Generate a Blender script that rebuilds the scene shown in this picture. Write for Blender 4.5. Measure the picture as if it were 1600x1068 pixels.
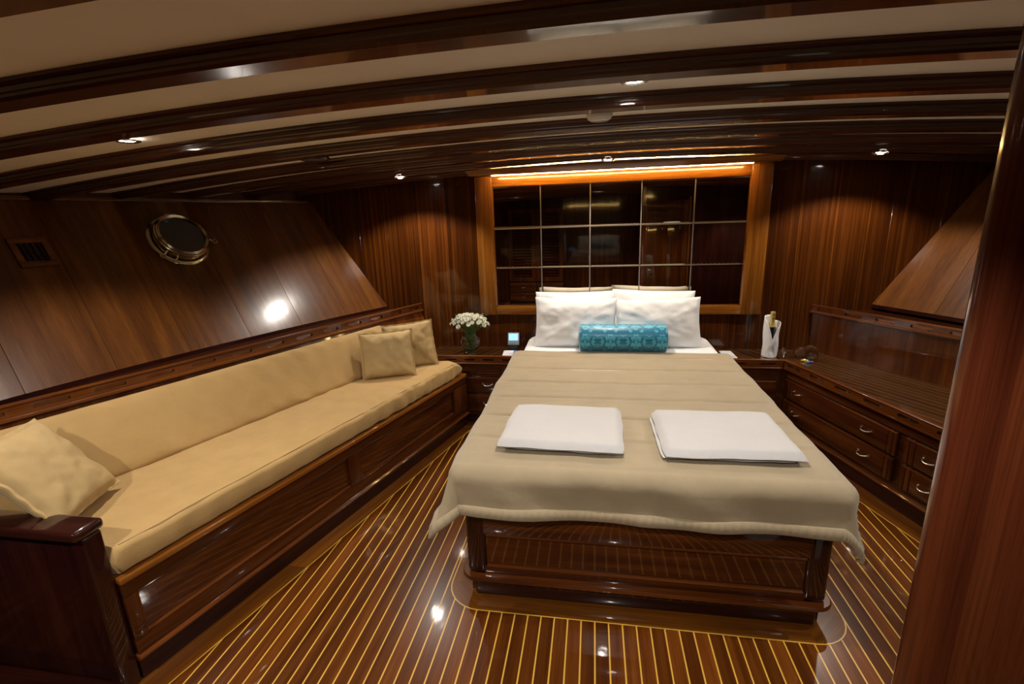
import bpy, bmesh, math, random
from mathutils import Vector, Matrix, noise
random.seed(7)
for o in list(bpy.data.objects): bpy.data.objects.remove(o)
SC = bpy.context.scene
COL = SC.collection
V = Vector
PI = math.pi

# ------------------------------------------------------------------ camera
cam = bpy.data.objects.new('camera', bpy.data.cameras.new('camera')); COL.objects.link(cam)
cam.data.sensor_width = 36; cam.data.lens = 17.0; cam.data.clip_start = .02
Xc = V((0.9864, -0.0080, 0.1643)); Yc_ = V((0.1610, 0.2477, -0.9553))
Yc_.normalize(); Xc = (Xc - Yc_*Xc.dot(Yc_)).normalized(); Zc = Xc.cross(Yc_)
cam.matrix_world = Matrix(((*Xc, 0), (*Yc_, 0), (*Zc, 1.55), (0, 0, 0, 1)))
SC.camera = cam
# ------------------------------------------------------------------ world, exposure
w = bpy.data.worlds.new('world'); SC.world = w; w.use_nodes = True
w.node_tree.nodes['Background'].inputs[0].default_value = (.02, .018, .03, 1)
w.node_tree.nodes['Background'].inputs[1].default_value = .3
vs = SC.view_settings
vs.view_transform = 'Standard'; vs.look = 'None'; vs.exposure = 0.0; vs.gamma = 1; vs.use_curve_mapping = False
SPOT_W = 43.0            # each ceiling downlight
LED_STR = 170.0           # strip over the mirror
LAMP_COL = (1.0, .925, .83)

# ------------------------------------------------------------------ helpers
def frame(d, up=(0, 0, 1)):
    a = V(d).normalized(); c = V(up); c = (c - a*c.dot(a)).normalized(); b = c.cross(a)
    return (a, b, c)
FX = (V((1, 0, 0)), V((0, 1, 0)), V((0, 0, 1)))
FY = frame((0, 1, 0)); FZ = (V((0, 0, 1)), V((1, 0, 0)), V((0, 1, 0)))

class MB:
    def __init__(s): s.v = []; s.f = []
    def add(s, vs, fs):
        n = len(s.v); s.v += [V(p) for p in vs]; s.f += [tuple(i+n for i in f) for f in fs]; return s
    def box(s, c, d, F=FX):
        c = V(c); h = [x/2 for x in d]; P = []
        for k in (-1, 1):
            for j in (-1, 1):
                for i in (-1, 1): P.append(c + F[0]*(i*h[0]) + F[1]*(j*h[1]) + F[2]*(k*h[2]))
        return s.add(P, [(0, 2, 3, 1), (4, 5, 7, 6), (0, 1, 5, 4), (2, 6, 7, 3), (0, 4, 6, 2), (1, 3, 7, 5)])
    def bb(s, lo, hi): return s.box([(a+b)/2 for a, b in zip(lo, hi)], [b-a for a, b in zip(lo, hi)])
    def prism(s, poly, ex):            # poly: 3D points, ex: extrude vector
        n = len(poly); P = [V(p) for p in poly]; Q = [p + V(ex) for p in P]
        return s.add(P+Q, [tuple(range(n-1, -1, -1)), tuple(range(n, 2*n))] + [(i, (i+1) % n, n+(i+1) % n, n+i) for i in range(n)])
    def grid(s, rows, closeu=False, closev=False):   # rows: list of lists of points
        R = len(rows); C = len(rows[0]); f = []
        for i in range(R if closev else R-1):
            for j in range(C if closeu else C-1):
                f.append((i*C+j, i*C+(j+1) % C, ((i+1) % R)*C+(j+1) % C, ((i+1) % R)*C+j))
        return s.add([p for r in rows for p in r], f)
    def cap(s, idx): s.f.append(tuple(idx)); return s
    def sweep(s, path, prof, up=(0, 0, 1), closed=False):   # prof: (side, up) offsets, closed loop
        path = [V(p) for p in path]; n = len(path); rows = []
        for i, p in enumerate(path):
            a = path[(i-1) % n] if (closed or i > 0) else p; b = path[(i+1) % n] if (closed or i < n-1) else p
            t = (b-a).normalized(); u = V(up); sd = t.cross(u)
            if sd.length < 1e-5: sd = V((1, 0, 0))
            sd.normalize(); u2 = sd.cross(t)
            k = 1.0
            if (closed or 0 < i < n-1):
                c = max(.3, (p-a).normalized().dot(t)); k = 1/c
            rows.append([p + sd*(q[0]*k) + u2*q[1] for q in prof])
        n0 = len(s.v); s.grid(rows, closeu=True, closev=closed); m = len(prof)
        if not closed:
            s.f.append(tuple(n0+j for j in range(m-1, -1, -1))); s.f.append(tuple(n0+(n-1)*m+j for j in range(m)))
        return s
    def tube(s, path, r, k=8, closed=False, up=(0, 0, 1)):
        return s.sweep(path, [(r*math.cos(2*PI*i/k), r*math.sin(2*PI*i/k)) for i in range(k)], up, closed)
    def lathe(s, prof, c=(0, 0, 0), n=24, F=FX):   # prof: (r, h); axis F[2]
        c = V(c); rows = []
        for r, h in prof:
            rows.append([c + F[0]*(max(r, 1e-5)*math.cos(2*PI*i/n)) + F[1]*(max(r, 1e-5)*math.sin(2*PI*i/n)) + F[2]*h for i in range(n)])
        return s.grid(rows, closeu=True)

def obj(name, mb, mat, parent=None, F=FX, bevel=0, seg=2, smooth=40, loc=(0, 0, 0), grain=None):
    bm = bmesh.new(); vs_ = [bm.verts.new(p) for p in mb.v]
    for f in mb.f:
        try: bm.faces.new([vs_[i] for i in f])
        except ValueError: pass
    bmesh.ops.recalc_face_normals(bm, faces=bm.faces)
    if bevel:
        es = [e for e in bm.edges if e.is_manifold and e.calc_face_angle(0) > .5]
        bmesh.ops.bevel(bm, geom=es, offset=bevel, segments=seg, profile=.5, affect='EDGES', clamp_overlap=True)
    org = parent_loc(parent) if parent else V(loc)
    me = bpy.data.meshes.new(name)
    wv = [v.co.copy() for v in bm.verts]
    for v in bm.verts: v.co -= org
    for f in bm.faces: f.smooth = bool(smooth)
    bm.to_mesh(me); bm.free()
    if smooth: me.set_sharp_from_angle(angle=math.radians(smooth))
    at = me.attributes.new('gc', 'FLOAT_VECTOR', 'POINT')
    fl = []
    if grain: 
        for p in wv: fl += list(grain(p))
    else:
        for p in wv: fl += [p.dot(F[0]), p.dot(F[1]), p.dot(F[2])]
    at.data.foreach_set('vector', fl)
    me.materials.append(mat)
    o = bpy.data.objects.new(name, me); COL.objects.link(o)
    if parent: o.parent = parent
    else: o.location = org
    return o
def parent_loc(p):
    while p.parent: p = p.parent
    return p.location.copy()
def tag(o, label=None, cat=None, group=None, kind=None):
    if label: o['label'] = label
    if cat: o['category'] = cat
    if group: o['group'] = group
    if kind: o['kind'] = kind
    return o
def thing(name, loc, label, cat, group=None, kind=None):
    o = bpy.data.objects.new(name, None); COL.objects.link(o); o.location = loc; o.empty_display_size = .05
    return tag(o, label, cat, group, kind)
def copy_tree(o, parent=None):
    c = o.copy(); COL.objects.link(c); c.parent = parent
    for ch in list(o.children): copy_tree(ch, c)
    return c

# ------------------------------------------------------------------ materials
def nt(name):
    m = bpy.data.materials.new(name); m.use_nodes = True
    N = m.node_tree.nodes; L = m.node_tree.links; b = N['Principled BSDF']
    return m, N, L, b
def mix(N, L, typ, a, b, fac=1.0):
    n = N.new('ShaderNodeMix'); n.data_type = 'RGBA'; n.blend_type = typ
    for i, x in ((0, fac), (6, a), (7, b)):
        if hasattr(x, 'is_linked'): L.new(x, n.inputs[i])
        else: n.inputs[i].default_value = x if i == 0 else (*x[:3], 1)
    return n.outputs[2]
def wood(name, dark, mid, light, stripes=26, along=.9, rough=.28, coat=1.0, var=.25, coatr=.06, wave=.0012):
    m, N, L, b = nt(name)
    at = N.new('ShaderNodeAttribute'); at.attribute_name = 'gc'
    oi = N.new('ShaderNodeObjectInfo')
    mul = N.new('ShaderNodeVectorMath'); mul.operation = 'SCALE'; mul.inputs[0].default_value = (37, 53, 71); L.new(oi.outputs['Random'], mul.inputs['Scale'])
    ad = N.new('ShaderNodeVectorMath'); ad.operation = 'ADD'; L.new(at.outputs['Vector'], ad.inputs[0]); L.new(mul.outputs[0], ad.inputs[1])
    def nz(sx, sy, sc, det, dist=0):
        mp = N.new('ShaderNodeMapping'); mp.inputs['Scale'].default_value = (sx, sy, sy); L.new(ad.outputs[0], mp.inputs[0])
        t = N.new('ShaderNodeTexNoise'); t.inputs['Scale'].default_value = sc; t.inputs['Detail'].default_value = det; t.inputs['Distortion'].default_value = dist
        L.new(mp.outputs[0], t.inputs[0]); return t.outputs[0]
    big = nz(along, stripes, 1, 3, .6); fine = nz(5, 220, 1, 2); lump = nz(1.2, 3.5, 1, 2)
    r = N.new('ShaderNodeValToRGB'); e = r.color_ramp.elements
    e[0].position = .30; e[0].color = (*dark, 1); e[1].position = .72; e[1].color = (*light, 1)
    k = r.color_ramp.elements.new(.5); k.color = (*mid, 1); L.new(big, r.inputs[0])
    r2 = N.new('ShaderNodeValToRGB'); e = r2.color_ramp.elements; e[0].position = .3; e[0].color = (.62, .6, .58, 1); e[1].position = .6; e[1].color = (1, 1, 1, 1); L.new(fine, r2.inputs[0])
    r3 = N.new('ShaderNodeValToRGB'); e = r3.color_ramp.elements; e[0].position = .3; e[0].color = (.72, .68, .66, 1); e[1].position = .7; e[1].color = (1.1, 1.08, 1.05, 1); L.new(lump, r3.inputs[0])
    c = mix(N, L, 'MULTIPLY', r.outputs[0], r2.outputs[0], .8); c = mix(N, L, 'MULTIPLY', c, r3.outputs[0], .9)
    hs = N.new('ShaderNodeHueSaturation'); mr = N.new('ShaderNodeMapRange'); mr.inputs[3].default_value = 1-var; mr.inputs[4].default_value = 1+var
    L.new(oi.outputs['Random'], mr.inputs[0]); L.new(mr.outputs[0], hs.inputs['Value']); L.new(c, hs.inputs['Color'])
    L.new(hs.outputs[0], b.inputs['Base Color'])
    b.inputs['Roughness'].default_value = rough; b.inputs['Coat Weight'].default_value = coat; b.inputs['Coat Roughness'].default_value = coatr
    b.inputs['Specular IOR Level'].default_value = .15; b.inputs['Coat IOR'].default_value = 1.5
    if wave:
        wv = nz(6, 14, 1, 2); bp = N.new('ShaderNodeBump'); bp.inputs['Strength'].default_value = .35; bp.inputs['Distance'].default_value = wave
        L.new(wv, bp.inputs['Height']); L.new(bp.outputs[0], b.inputs['Coat Normal'])
    return m
def plain(name, col, rough=.5, metal=0, coat=0, emis=None, es=0, trans=0, ior=1.45, bump=0, bscale=300, spec=.5, sheen=0):
    m, N, L, b = nt(name)
    b.inputs['Base Color'].default_value = (*col, 1); b.inputs['Roughness'].default_value = rough; b.inputs['Metallic'].default_value = metal
    b.inputs['Coat Weight'].default_value = coat; b.inputs['Transmission Weight'].default_value = trans; b.inputs['IOR'].default_value = ior
    b.inputs['Specular IOR Level'].default_value = spec; b.inputs['Sheen Weight'].default_value = sheen
    if emis: b.inputs['Emission Color'].default_value = (*emis, 1); b.inputs['Emission Strength'].default_value = es
    t = N.new('ShaderNodeTexNoise'); t.inputs['Scale'].default_value = 6; t.inputs['Detail'].default_value = 3
    a = N.new('ShaderNodeAttribute'); a.attribute_name = 'gc'; L.new(a.outputs['Vector'], t.inputs[0])
    if not trans and not metal:
        c = mix(N, L, 'MULTIPLY', col, (.86, .86, .86), t.outputs[0]); L.new(c, b.inputs['Base Color'])
    if bump:
        t2 = N.new('ShaderNodeTexNoise'); t2.inputs['Scale'].default_value = bscale; t2.inputs['Detail'].default_value = 2; L.new(a.outputs['Vector'], t2.inputs[0])
        bp = N.new('ShaderNodeBump'); bp.inputs['Strength'].default_value = bump; bp.inputs['Distance'].default_value = .002
        L.new(t2.outputs[0], bp.inputs['Height']); L.new(bp.outputs[0], b.inputs['Normal'])
    return m
W = {}
W['wall'] = wood('varnished_mahogany_wall', (.045, .0105, .0015), (.068, .0170, .0022), (.150, .043, .0050), stripes=60, along=.38, var=.10)
W['hull'] = wood('varnished_mahogany_hull', (.085, .026, .0045), (.125, .041, .0065), (.19, .068, .010), stripes=15, along=.5, var=.07, coatr=.20, rough=.4, coat=.6)
W['joinery'] = wood('varnished_mahogany_joinery', (.042, .009, .0025), (.070, .017, .004), (.125, .035, .008), stripes=20, along=1.1, var=.10)
W['rail'] = wood('varnished_mahogany_rail', (.085, .020, .004), (.135, .036, .0062), (.20, .058, .010), stripes=22, along=1.2, var=.10)
W['beam'] = wood('varnished_mahogany_beam', (.045, .008, .003), (.070, .014, .004), (.11, .026, .006), stripes=16, along=.5, var=.12, wave=.0006)
W['dark'] = wood('dark_red_mahogany', (.016, .003, .003), (.026, .005, .004), (.042, .010, .006), stripes=14, along=1, var=.05)  # kick boards wear it in place of their shade
W['part'] = wood('red_mahogany_panel', (.085, .018, .008), (.12, .027, .010), (.165, .042, .014), stripes=12, along=.8, var=.03, coatr=.10)
W['frame'] = wood('golden_mahogany', (.19, .060, .007), (.26, .088, .010), (.37, .14, .016), stripes=34, along=1, var=.04, coatr=.15)
W['plank'] = wood('mahogany_floor_plank', (.080, .020, .0025), (.120, .033, .0040), (.165, .050, .0065), stripes=24, along=1.0, var=.26, coat=.75, coatr=.05, wave=.0016)
W['margin'] = wood('mahogany_margin_board', (.11, .033, .004), (.16, .052, .006), (.22, .080, .010), stripes=34, along=1.4, var=.12, coatr=.06)
W['strip'] = wood('orange_mahogany_strip', (.22, .070, .010), (.29, .098, .014), (.36, .135, .02), stripes=30, along=1.4, var=.05)
W['strip2'] = wood('mahogany_vent', (.12, .034, .007), (.17, .05, .009), (.22, .07, .012), stripes=20, var=.05)
INLAY = plain('pale_maple_inlay', (.70, .40, .06), .35, coat=.6)
WHITE = plain('matt_ceiling_paint', (.90, .85, .75), .6)
CHROME = plain('polished_steel', (.78, .76, .72), .16, 1)
BRASS = plain('worn_brass_plate', (.60, .53, .38), .2, 1)
BLACK = plain('black_void', (.008, .008, .010), .6)
PLASTIC = plain('white_plastic', (.75, .74, .70), .4)
LENS = plain('lamp_lens', (1, 1, 1), .3, emis=(1, .93, .8), es=60)
LED = plain('warm_led_strip', (1, .8, .5), .4, emis=(1.0, .66, .24), es=LED_STR)
def glassmat(name, col, rough=0.0, ior=1.45): return plain(name, col, rough, trans=1, ior=ior)
GLASS = glassmat('clear_glass', (1, 1, 1))

def fabric(name, col, rough=.75, weave=900, sheen=.3, bump=.35, var=.12):
    m, N, L, b = nt(name)
    a = N.new('ShaderNodeAttribute'); a.attribute_name = 'gc'
    t = N.new('ShaderNodeTexNoise'); t.inputs['Scale'].default_value = 9; t.inputs['Detail'].default_value = 4; L.new(a.outputs['Vector'], t.inputs[0])
    c = mix(N, L, 'MULTIPLY', col, (1-2*var, 1-2*var, 1-2*var), t.outputs[0]); L.new(c, b.inputs['Base Color'])
    b.inputs['Roughness'].default_value = rough; b.inputs['Sheen Weight'].default_value = sheen; b.inputs['Specular IOR Level'].default_value = .2
    t2 = N.new('ShaderNodeTexNoise'); t2.inputs['Scale'].default_value = weave; t2.inputs['Detail'].default_value = 1; L.new(a.outputs['Vector'], t2.inputs[0])
    bp = N.new('ShaderNodeBump'); bp.inputs['Strength'].default_value = bump; bp.inputs['Distance'].default_value = .0012; L.new(t2.outputs[0], bp.inputs['Height'])
    t3 = N.new('ShaderNodeTexNoise'); t3.inputs['Scale'].default_value = 22; t3.inputs['Detail'].default_value = 3; L.new(a.outputs['Vector'], t3.inputs[0])
    bp2 = N.new('ShaderNodeBump'); bp2.inputs['Strength'].default_value = .25; bp2.inputs['Distance'].default_value = .012; L.new(t3.outputs[0], bp2.inputs['Height']); L.new(bp.outputs[0], bp2.inputs['Normal'])
    L.new(bp2.outputs[0], b.inputs['Normal'])
    return m
TAN = fabric('tan_canvas', (.49, .315, .125), sheen=.1)
TAN2 = fabric('pale_tan_canvas', (.52, .365, .165), sheen=.1)
TAUPE = fabric('taupe_quilt', (.40, .318, .200), .6, sheen=.3)
LINEN = fabric('white_cotton', (.86, .86, .87), .8, var=.03)
TERRY = fabric('white_terry', (.58, .57, .575), .95, weave=420, bump=.9, var=.03)

# ------------------------------------------------------------------ plan of the cabin (metres; x right, y aft, z up)
XC = .178                      # centreline
YW = 3.83                      # back bulkhead
def zc(x): return 1.948 - .0183*(x-XC)**2     # cambered deckhead
def sofa(y): return -1.564 + .268*(y-1.142)   # settee front
def cabf(y): return 1.335 - .268*(y-3.45)     # chest of drawers front
def railL(y): return -2.312 + .3763*(y-1.44)
def railR(y): return 1.605 - .52*(y-3.81)
def hullL(y):                                  # foot of the flared lining, port
    a, b, c = 1.57, 2.7, 3.83
    if y < 1.2: return hullL(1.2) + .26*(y-1.2)
    return -2.504*(y-b)*(y-c)/((a-b)*(a-c)) - 2.19*(y-a)*(y-c)/((b-a)*(b-c)) - 1.722*(y-a)*(y-b)/((c-a)*(c-b))
def hullR(y): return 2*.135 - hullL(y)
Y0 = -1.7                      # forward end of the cabin
ZH = .87; LEAN = .607/.90

# ------------------------------------------------------------------ FLOOR
floor = obj('floor', MB().bb((-3.3, Y0, -.05), (3.5, YW+.1, -.012)), W['joinery'], F=FY)
tag(floor, 'varnished dark plank floor with pale inlay lines', 'floor', kind='structure')
# margin lines of the inlay field
def mL(y): return -1.46 + .2515*(y-1.158)
def mR(y): return 1.436 - .29*(y-2.613)
YB = 3.345
P_ = .0531; x0 = .0177
i0 = int((-2.0-x0)/P_)
def yclip(x):     # plank end aft
    ya = YB
    if x < mL(YB): ya = min(ya, 1.158 + (x+1.46)/.2515)
    if x > mR(YB): ya = min(ya, 2.613 - (x-1.436)/.29)
    return ya
for i in range(i0, 37):
    a = x0 + i*P_ + .0027; b = x0 + (i+1)*P_ - .0027
    ya, yb = yclip(a), yclip(b)
    if max(ya, yb) < .6: continue
    mb = MB().prism([(a, Y0+.02, -.012), (b, Y0+.02, -.012), (b, yb, -.012), (a, ya, -.012)], (0, 0, .012+random.uniform(-.0002, .0002)))
    obj('plank', mb, W['plank'], floor, F=FY)
    c = x0 + i*P_
    obj('inlay', MB().prism([(c-.0027, Y0+.02, -.012), (c+.0027, Y0+.02, -.012), (c+.0027, yclip(c), -.012), (c-.0027, yclip(c), -.012)], (0, 0, .0122)), INLAY, floor, F=FY)
# margin boards port, right, aft
def quad(pts, z0, z1): return MB().prism([(x, y, z0) for x, y in pts], (0, 0, z1-z0))
dL = V((.2515, 1, 0)); dR = V((-.29, 1, 0))
for t0, t1 in ((-1.0, .55), (.55, 1.75), (1.75, 2.85), (2.85, YB)):
    obj('margin_board', quad([(mL(t0)-.005, t0+.001), (mL(t1)-.005, t1-.001), (mL(t1)-.2, t1-.001), (mL(t0)-.2, t0+.001)], -.012, .0003), W['margin'], floor, F=frame(dL))
    obj('margin_board', quad([(mR(t0)+.005, t0+.001), (mR(t0)+.22, t0+.001), (mR(t1)+.22, t1-.001), (mR(t1)+.005, t1-.001)], -.012, .0003), W['margin'], floor, F=frame(dR))
obj('margin_inlay', quad([(mL(-1)-.005, -1), (mL(-1), -1), (mL(YB), YB), (mL(YB)-.005, YB)], -.012, .0006), INLAY, floor)
obj('margin_inlay', quad([(mR(-1), -1), (mR(-1)+.005, -1), (mR(YB)+.005, YB), (mR(YB), YB)], -.012, .0006), INLAY, floor)
obj('margin_inlay', quad([(mL(YB)-.005, YB), (mR(YB)+.005, YB), (mR(YB)+.005, YB+.005), (mL(YB)-.005, YB+.005)], -.012, .0006), INLAY, floor)
obj('margin_board', quad([(-1.1, YB+.0055), (1.5, YB+.0055), (1.5, YB+.16), (-1.1, YB+.16)], -.012, .0003), W['margin'], floor)
# rounded border boards round the bed foot
def rr(x0, x1, y0, y1, r, n=8):   # U-shaped outline open aft: from (x0,y1) round the foot to (x1,y1)
    p = [(x0, y1)]
    for k in range(n+1): a = PI + k*PI/2/n; p.append((x0+r+r*math.cos(a), y0+r+r*math.sin(a)))
    for k in range(n+1): a = 1.5*PI + k*PI/2/n; p.append((x1-r+r*math.cos(a), y0+r+r*math.sin(a)))
    p.append((x1, y1)); return p
BX0, BX1 = -.607, .975
out = rr(BX0, BX1, 1.602, 3.3, .15); inn = rr(BX0+.12, BX1-.12, 1.722, 3.3, .04)
outi = rr(BX0+.0045, BX1-.0045, 1.6065, 3.3, .146)
def ring_piece(a, b, i, j, z0, z1):
    return quad([a[k] for k in range(i, j+1)] + [b[k] for k in range(j, i-1, -1)], z0, z1)
obj('border_inlay', ring_piece(out, outi, 0, len(out)-1, -.005, .0010), INLAY, floor)
n_ = len(out)
for i, j, F in ((0, 1, FY), (1, 9, frame((1, -1, 0))), (9, 10, FX), (10, 18, frame((1, 1, 0))), (18, 19, FY)):
    obj('border_board', ring_piece(outi, inn, i, j, -.005, .0008), W['margin'], floor, F=F)

# ------------------------------------------------------------------ DECKHEAD (ceiling)
def arch(y0, y1, xa, xb, zt, zb, n=36):
    rows = []
    for k in range(n+1):
        x = xa + (xb-xa)*k/n; z = zc(x); rows.append([V((x, y0, z+zb)), V((x, y1, z+zb)), V((x, y1, z+zt)), V((x, y0, z+zt))])
    mb = MB().grid(rows, closeu=True); mb.cap([3, 2, 1, 0]); m = len(mb.v); mb.cap([m-4, m-3, m-2, m-1]); return mb
ceil = obj('ceiling', arch(Y0, YW+.06, -3.6, 3.9, .06, .014), W['beam'], F=FX)
tag(ceil, 'cambered deckhead of pale panels between dark varnished beams', 'ceiling', kind='structure')
BY = [1.43 + .39*k for k in range(-8, 7)]
ends = []
for y in BY:
    xa = hullL(max(y, -1)) - LEAN*.95; xb = hullR(max(y, -1)) + LEAN*.95
    prof = [(-.014, 0), (-.014, -.008), (-.010, -.013), (-.004, -.014), (-.004, -.026), (-.001, -.029), (-.001, -.036), (.005, -.043), (.072, -.043), (.077, -.038), (.077, -.026), (.080, -.014), (.084, -.008), (.084, 0)]
    rows = []
    for k in range(41):
        x = xa + (xb-xa)*k/40; rows.append([V((x, y+a, zc(x)+b)) for a, b in prof])
    mb = MB().grid(rows, closeu=True); m = len(prof); mb.cap(range(m-1, -1, -1)); mb.cap(range(40*m, 41*m))
    obj('beam', mb, W['beam'], ceil, F=FX, smooth=30)
ys = [Y0] + BY
for k, y in enumerate(BY):
    a = (BY[k-1]+.077) if k else Y0
    obj('panel', arch(a, y+.004, -3.6, 3.9, .010, 0.0), WHITE, ceil)

# ------------------------------------------------------------------ AFT BULKHEAD
wall_back = obj('wall_back', MB().bb((-3.0, YW+.012, -.05), (3.4, YW+.08, 1.95)), W['joinery'], F=FZ)
tag(wall_back, 'back bulkhead of tall striped mahogany boards', 'wall', kind='structure')
seams = [-3.0, -2.7, -2.42, -2.16, -1.90, -1.655, -1.40, -1.15, -.84, -.40, .0, .36, .75, 1.17, 1.44, 1.73, 2.03, 2.34, 2.62, 2.95, 3.3]
for a, b in zip(seams[:-1], seams[1:]):
    g = .0012
    obj('board', MB().bb((a+g, YW, .0), (b-g, YW+.016, zc((a+b)/2)+.01)), W['wall'], wall_back, F=FZ, bevel=.0015, seg=1)

# ------------------------------------------------------------------ HULL LININGS
def hull_pt(side, y, t):   # t: metres of height above foot
    x = (hullL if side < 0 else hullR)(y); return V((x + side*LEAN*t, y, ZH+t))
def hull(side, name, label):
    back = MB(); rows = []
    for k in range(29):
        y = -1.2 + k*(YW+.05+1.2)/28; rows.append([hull_pt(side, y, t) + V((side*.03, 0, 0)) for t in (-.02, 1.05)])
    back.grid(rows)
    o = obj(name, back, W['joinery'], F=FY); tag(o, label, 'wall', kind='structure')
    y = 3.45+.36*1; ys = []
    while y > -1.6: ys.append(y); y -= .36
    ys = [4.2] + ys
    for a, b in zip(ys[:-1], ys[1:]):      # boards lean aft as they rise
        rows = []; g = .0014
        for j in range(13):
            t = j/12*.905; sh = .21*t/.9
            r = []
            for q in (a-g, (a+b)/2, b+g):
                yy = min(q+sh, YW+.004); r.append(hull_pt(side, yy, t))
            rows.append(r)
        nrm = V((-side, 0, -LEAN)).normalized()
        m2 = MB(); top = [[p for p in r] for r in rows]; bot = [[p - nrm*.018 for p in r] for r in rows]
        m2.grid(top); m2.grid(bot); R = 13; C = 3; n = R*C
        per = [j for j in range(C)] + [i*C+C-1 for i in range(1, R)] + [(R-1)*C+j for j in range(C-2, -1, -1)] + [i*C for i in range(R-2, 0, -1)]
        for i in range(len(per)):
            p, q = per[i], per[(i+1) % len(per)]; m2.f.append((p, q, q+n, p+n))
        gd = V((side*LEAN, .21/.9, 1)).normalized()
        obj('board', m2, W['hull'], o, F=frame(gd, (1, 0, 0)))
    # frieze between lining and beams
    for z0, z1, off, m in ((.865, .883, .014, 'rail'),):
        path = [hull_pt(side, min(-1.2+k*.2, YW), .874) for k in range(26)]
        obj('cap_moulding', MB().sweep(path, [(-.008, -.009), (.008, -.009), (.010, 0), (.008, .009), (-.008, .009)]), W['rail'], o, F=frame((.36, 1, 0)))
    rows = []
    for k in range(26):
        y = min(-1.2+k*.205, YW); rows.append([hull_pt(side, y, t) + V((-side*.004, 0, 0)) for t in (.883, 1.06)])
    obj('frieze_board', MB().grid(rows), W['beam'], o, F=frame((.36, 1, 0)))
    # foot edge of the lining
    rows = []
    for k in range(26):
        y = min(-1.2+k*.2012, YW); p = hull_pt(side, y, 0); rows.append([p, p + V((0, 0, -.026)), p + V((side*.05, 0, -.026)), p + V((side*.05, 0, 0.02))])
    obj('foot_board', MB().grid(rows, closeu=True), W['dark'], o, F=frame((.36, 1, 0)))
    return o
wall_left = hull(-1, 'wall_left', 'flared left hull lining of wide mahogany boards behind the settee')
wall_right = hull(1, 'wall_right', 'flared right hull lining of mahogany boards above the drawer chest')

# ------------------------------------------------------------------ slotted fiddle rails
def slotted(p0, p1, z0, z1, th, nrm, pitch, slot, sh, zmid=None):
    p0 = V(p0); p1 = V(p1); d = (p1-p0); Ltot = d.length; d.normalize(); nrm = V(nrm)
    n = max(1, round(Ltot/pitch)); pt = Ltot/n; zm = zmid or (z0+z1)/2; r = sh/2; mb = MB()
    def P(s, z): q = p0 + d*s; return V((q.x, q.y, z))
    def arc(sc, sgn, up):   # slot end arc
        a = [PI/2 - k*PI/4 for k in range(5)]; pts = [(sc + sgn*(slot/2-r) + sgn*r*math.cos(t), zm + r*math.sin(t)) for t in a]
        return pts if not up else pts[::-1]
    cs = [(i+.5)*pt for i in range(n)]
    pol = [(0, z0), (cs[0], z0), (cs[0], zm-r)] + arc(cs[0], -1, True) + [(cs[0], zm+r), (cs[0], z1), (0, z1)]
    polys = [pol]
    for a, b in zip(cs[:-1], cs[1:]):
        polys.append([(a, z0), (b, z0), (b, zm-r)] + arc(b, -1, True) + [(b, zm+r), (b, z1), (a, z1), (a, zm+r)] + arc(a, 1, False) + [(a, zm-r)])
    c = cs[-1]; polys.append([(c, z0), (Ltot, z0), (Ltot, z1), (c, z1), (c, zm+r)] + arc(c, 1, False) + [(c, zm-r)])
    for pl in polys: mb.prism([P(*q) for q in pl], nrm*th)
    return mb
def lip(p0, p1, z, w, h):
    return MB().sweep([V((p0[0], p0[1], z)), V((p1[0], p1[1], z))], [(-w, -h/2), (-w*.6, -h), (w*.6, -h), (w, -h/2), (w, h/2), (w*.6, h), (-w*.6, h), (-w, h/2)])

def shelf(side, rl, hl, ya, yb, zt, zb, label, name):
    d = V(((rl(yb)-rl(ya)), yb-ya, 0)).normalized(); nin = V((-side*abs(d.y), -side*(-d.x)*(1 if side < 0 else 1), 0)).normalized()
    nin = V((d.y, -d.x, 0)) * (1 if side < 0 else -1)
    t = thing(name, (rl(2.5), 2.5, zb), label, 'shelf')
    p0 = V((rl(ya), ya, 0)); p1 = V((rl(yb), yb, 0))
    obj('fiddle_rail', slotted(p0, p1, zb+.006, zt-.006, .022, -nin, .205, .125, .021), W['rail'], t, F=frame(d))
    obj('rail_cap', lip(p0 - nin*.011, p1 - nin*.011, zt-.003, .0145, .005), W['rail'], t, F=frame(d))
    obj('rail_lip', lip(p0 - nin*.006, p1 - nin*.006, zb, .020, .009), W['rail'], t, F=frame(d))
    pts = [p0 - nin*.022, p1 - nin*.022] + [V((hl(y)+side*.06, y, 0)) for y in [yb - k*(yb-ya)/8 for k in range(9)]]
    obj('shelf_board', MB().prism([(p.x, p.y, zb-.008) for p in pts], (0, 0, .018)), W['joinery'], t, F=frame(d))
    return t, d, nin
shL, dSL, nSL = shelf(-1, railL, hullL, .9, YW-.002, .896, .836, 'long shelf with slotted fiddle rail running above the settee back', 'hull_shelf')
shR, dSR, nSR = shelf(1, railR, hullR, 1.4, YW-.002, .868, .815, 'shelf with slotted fiddle rail above the right drawer chest', 'hull_shelf')

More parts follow.
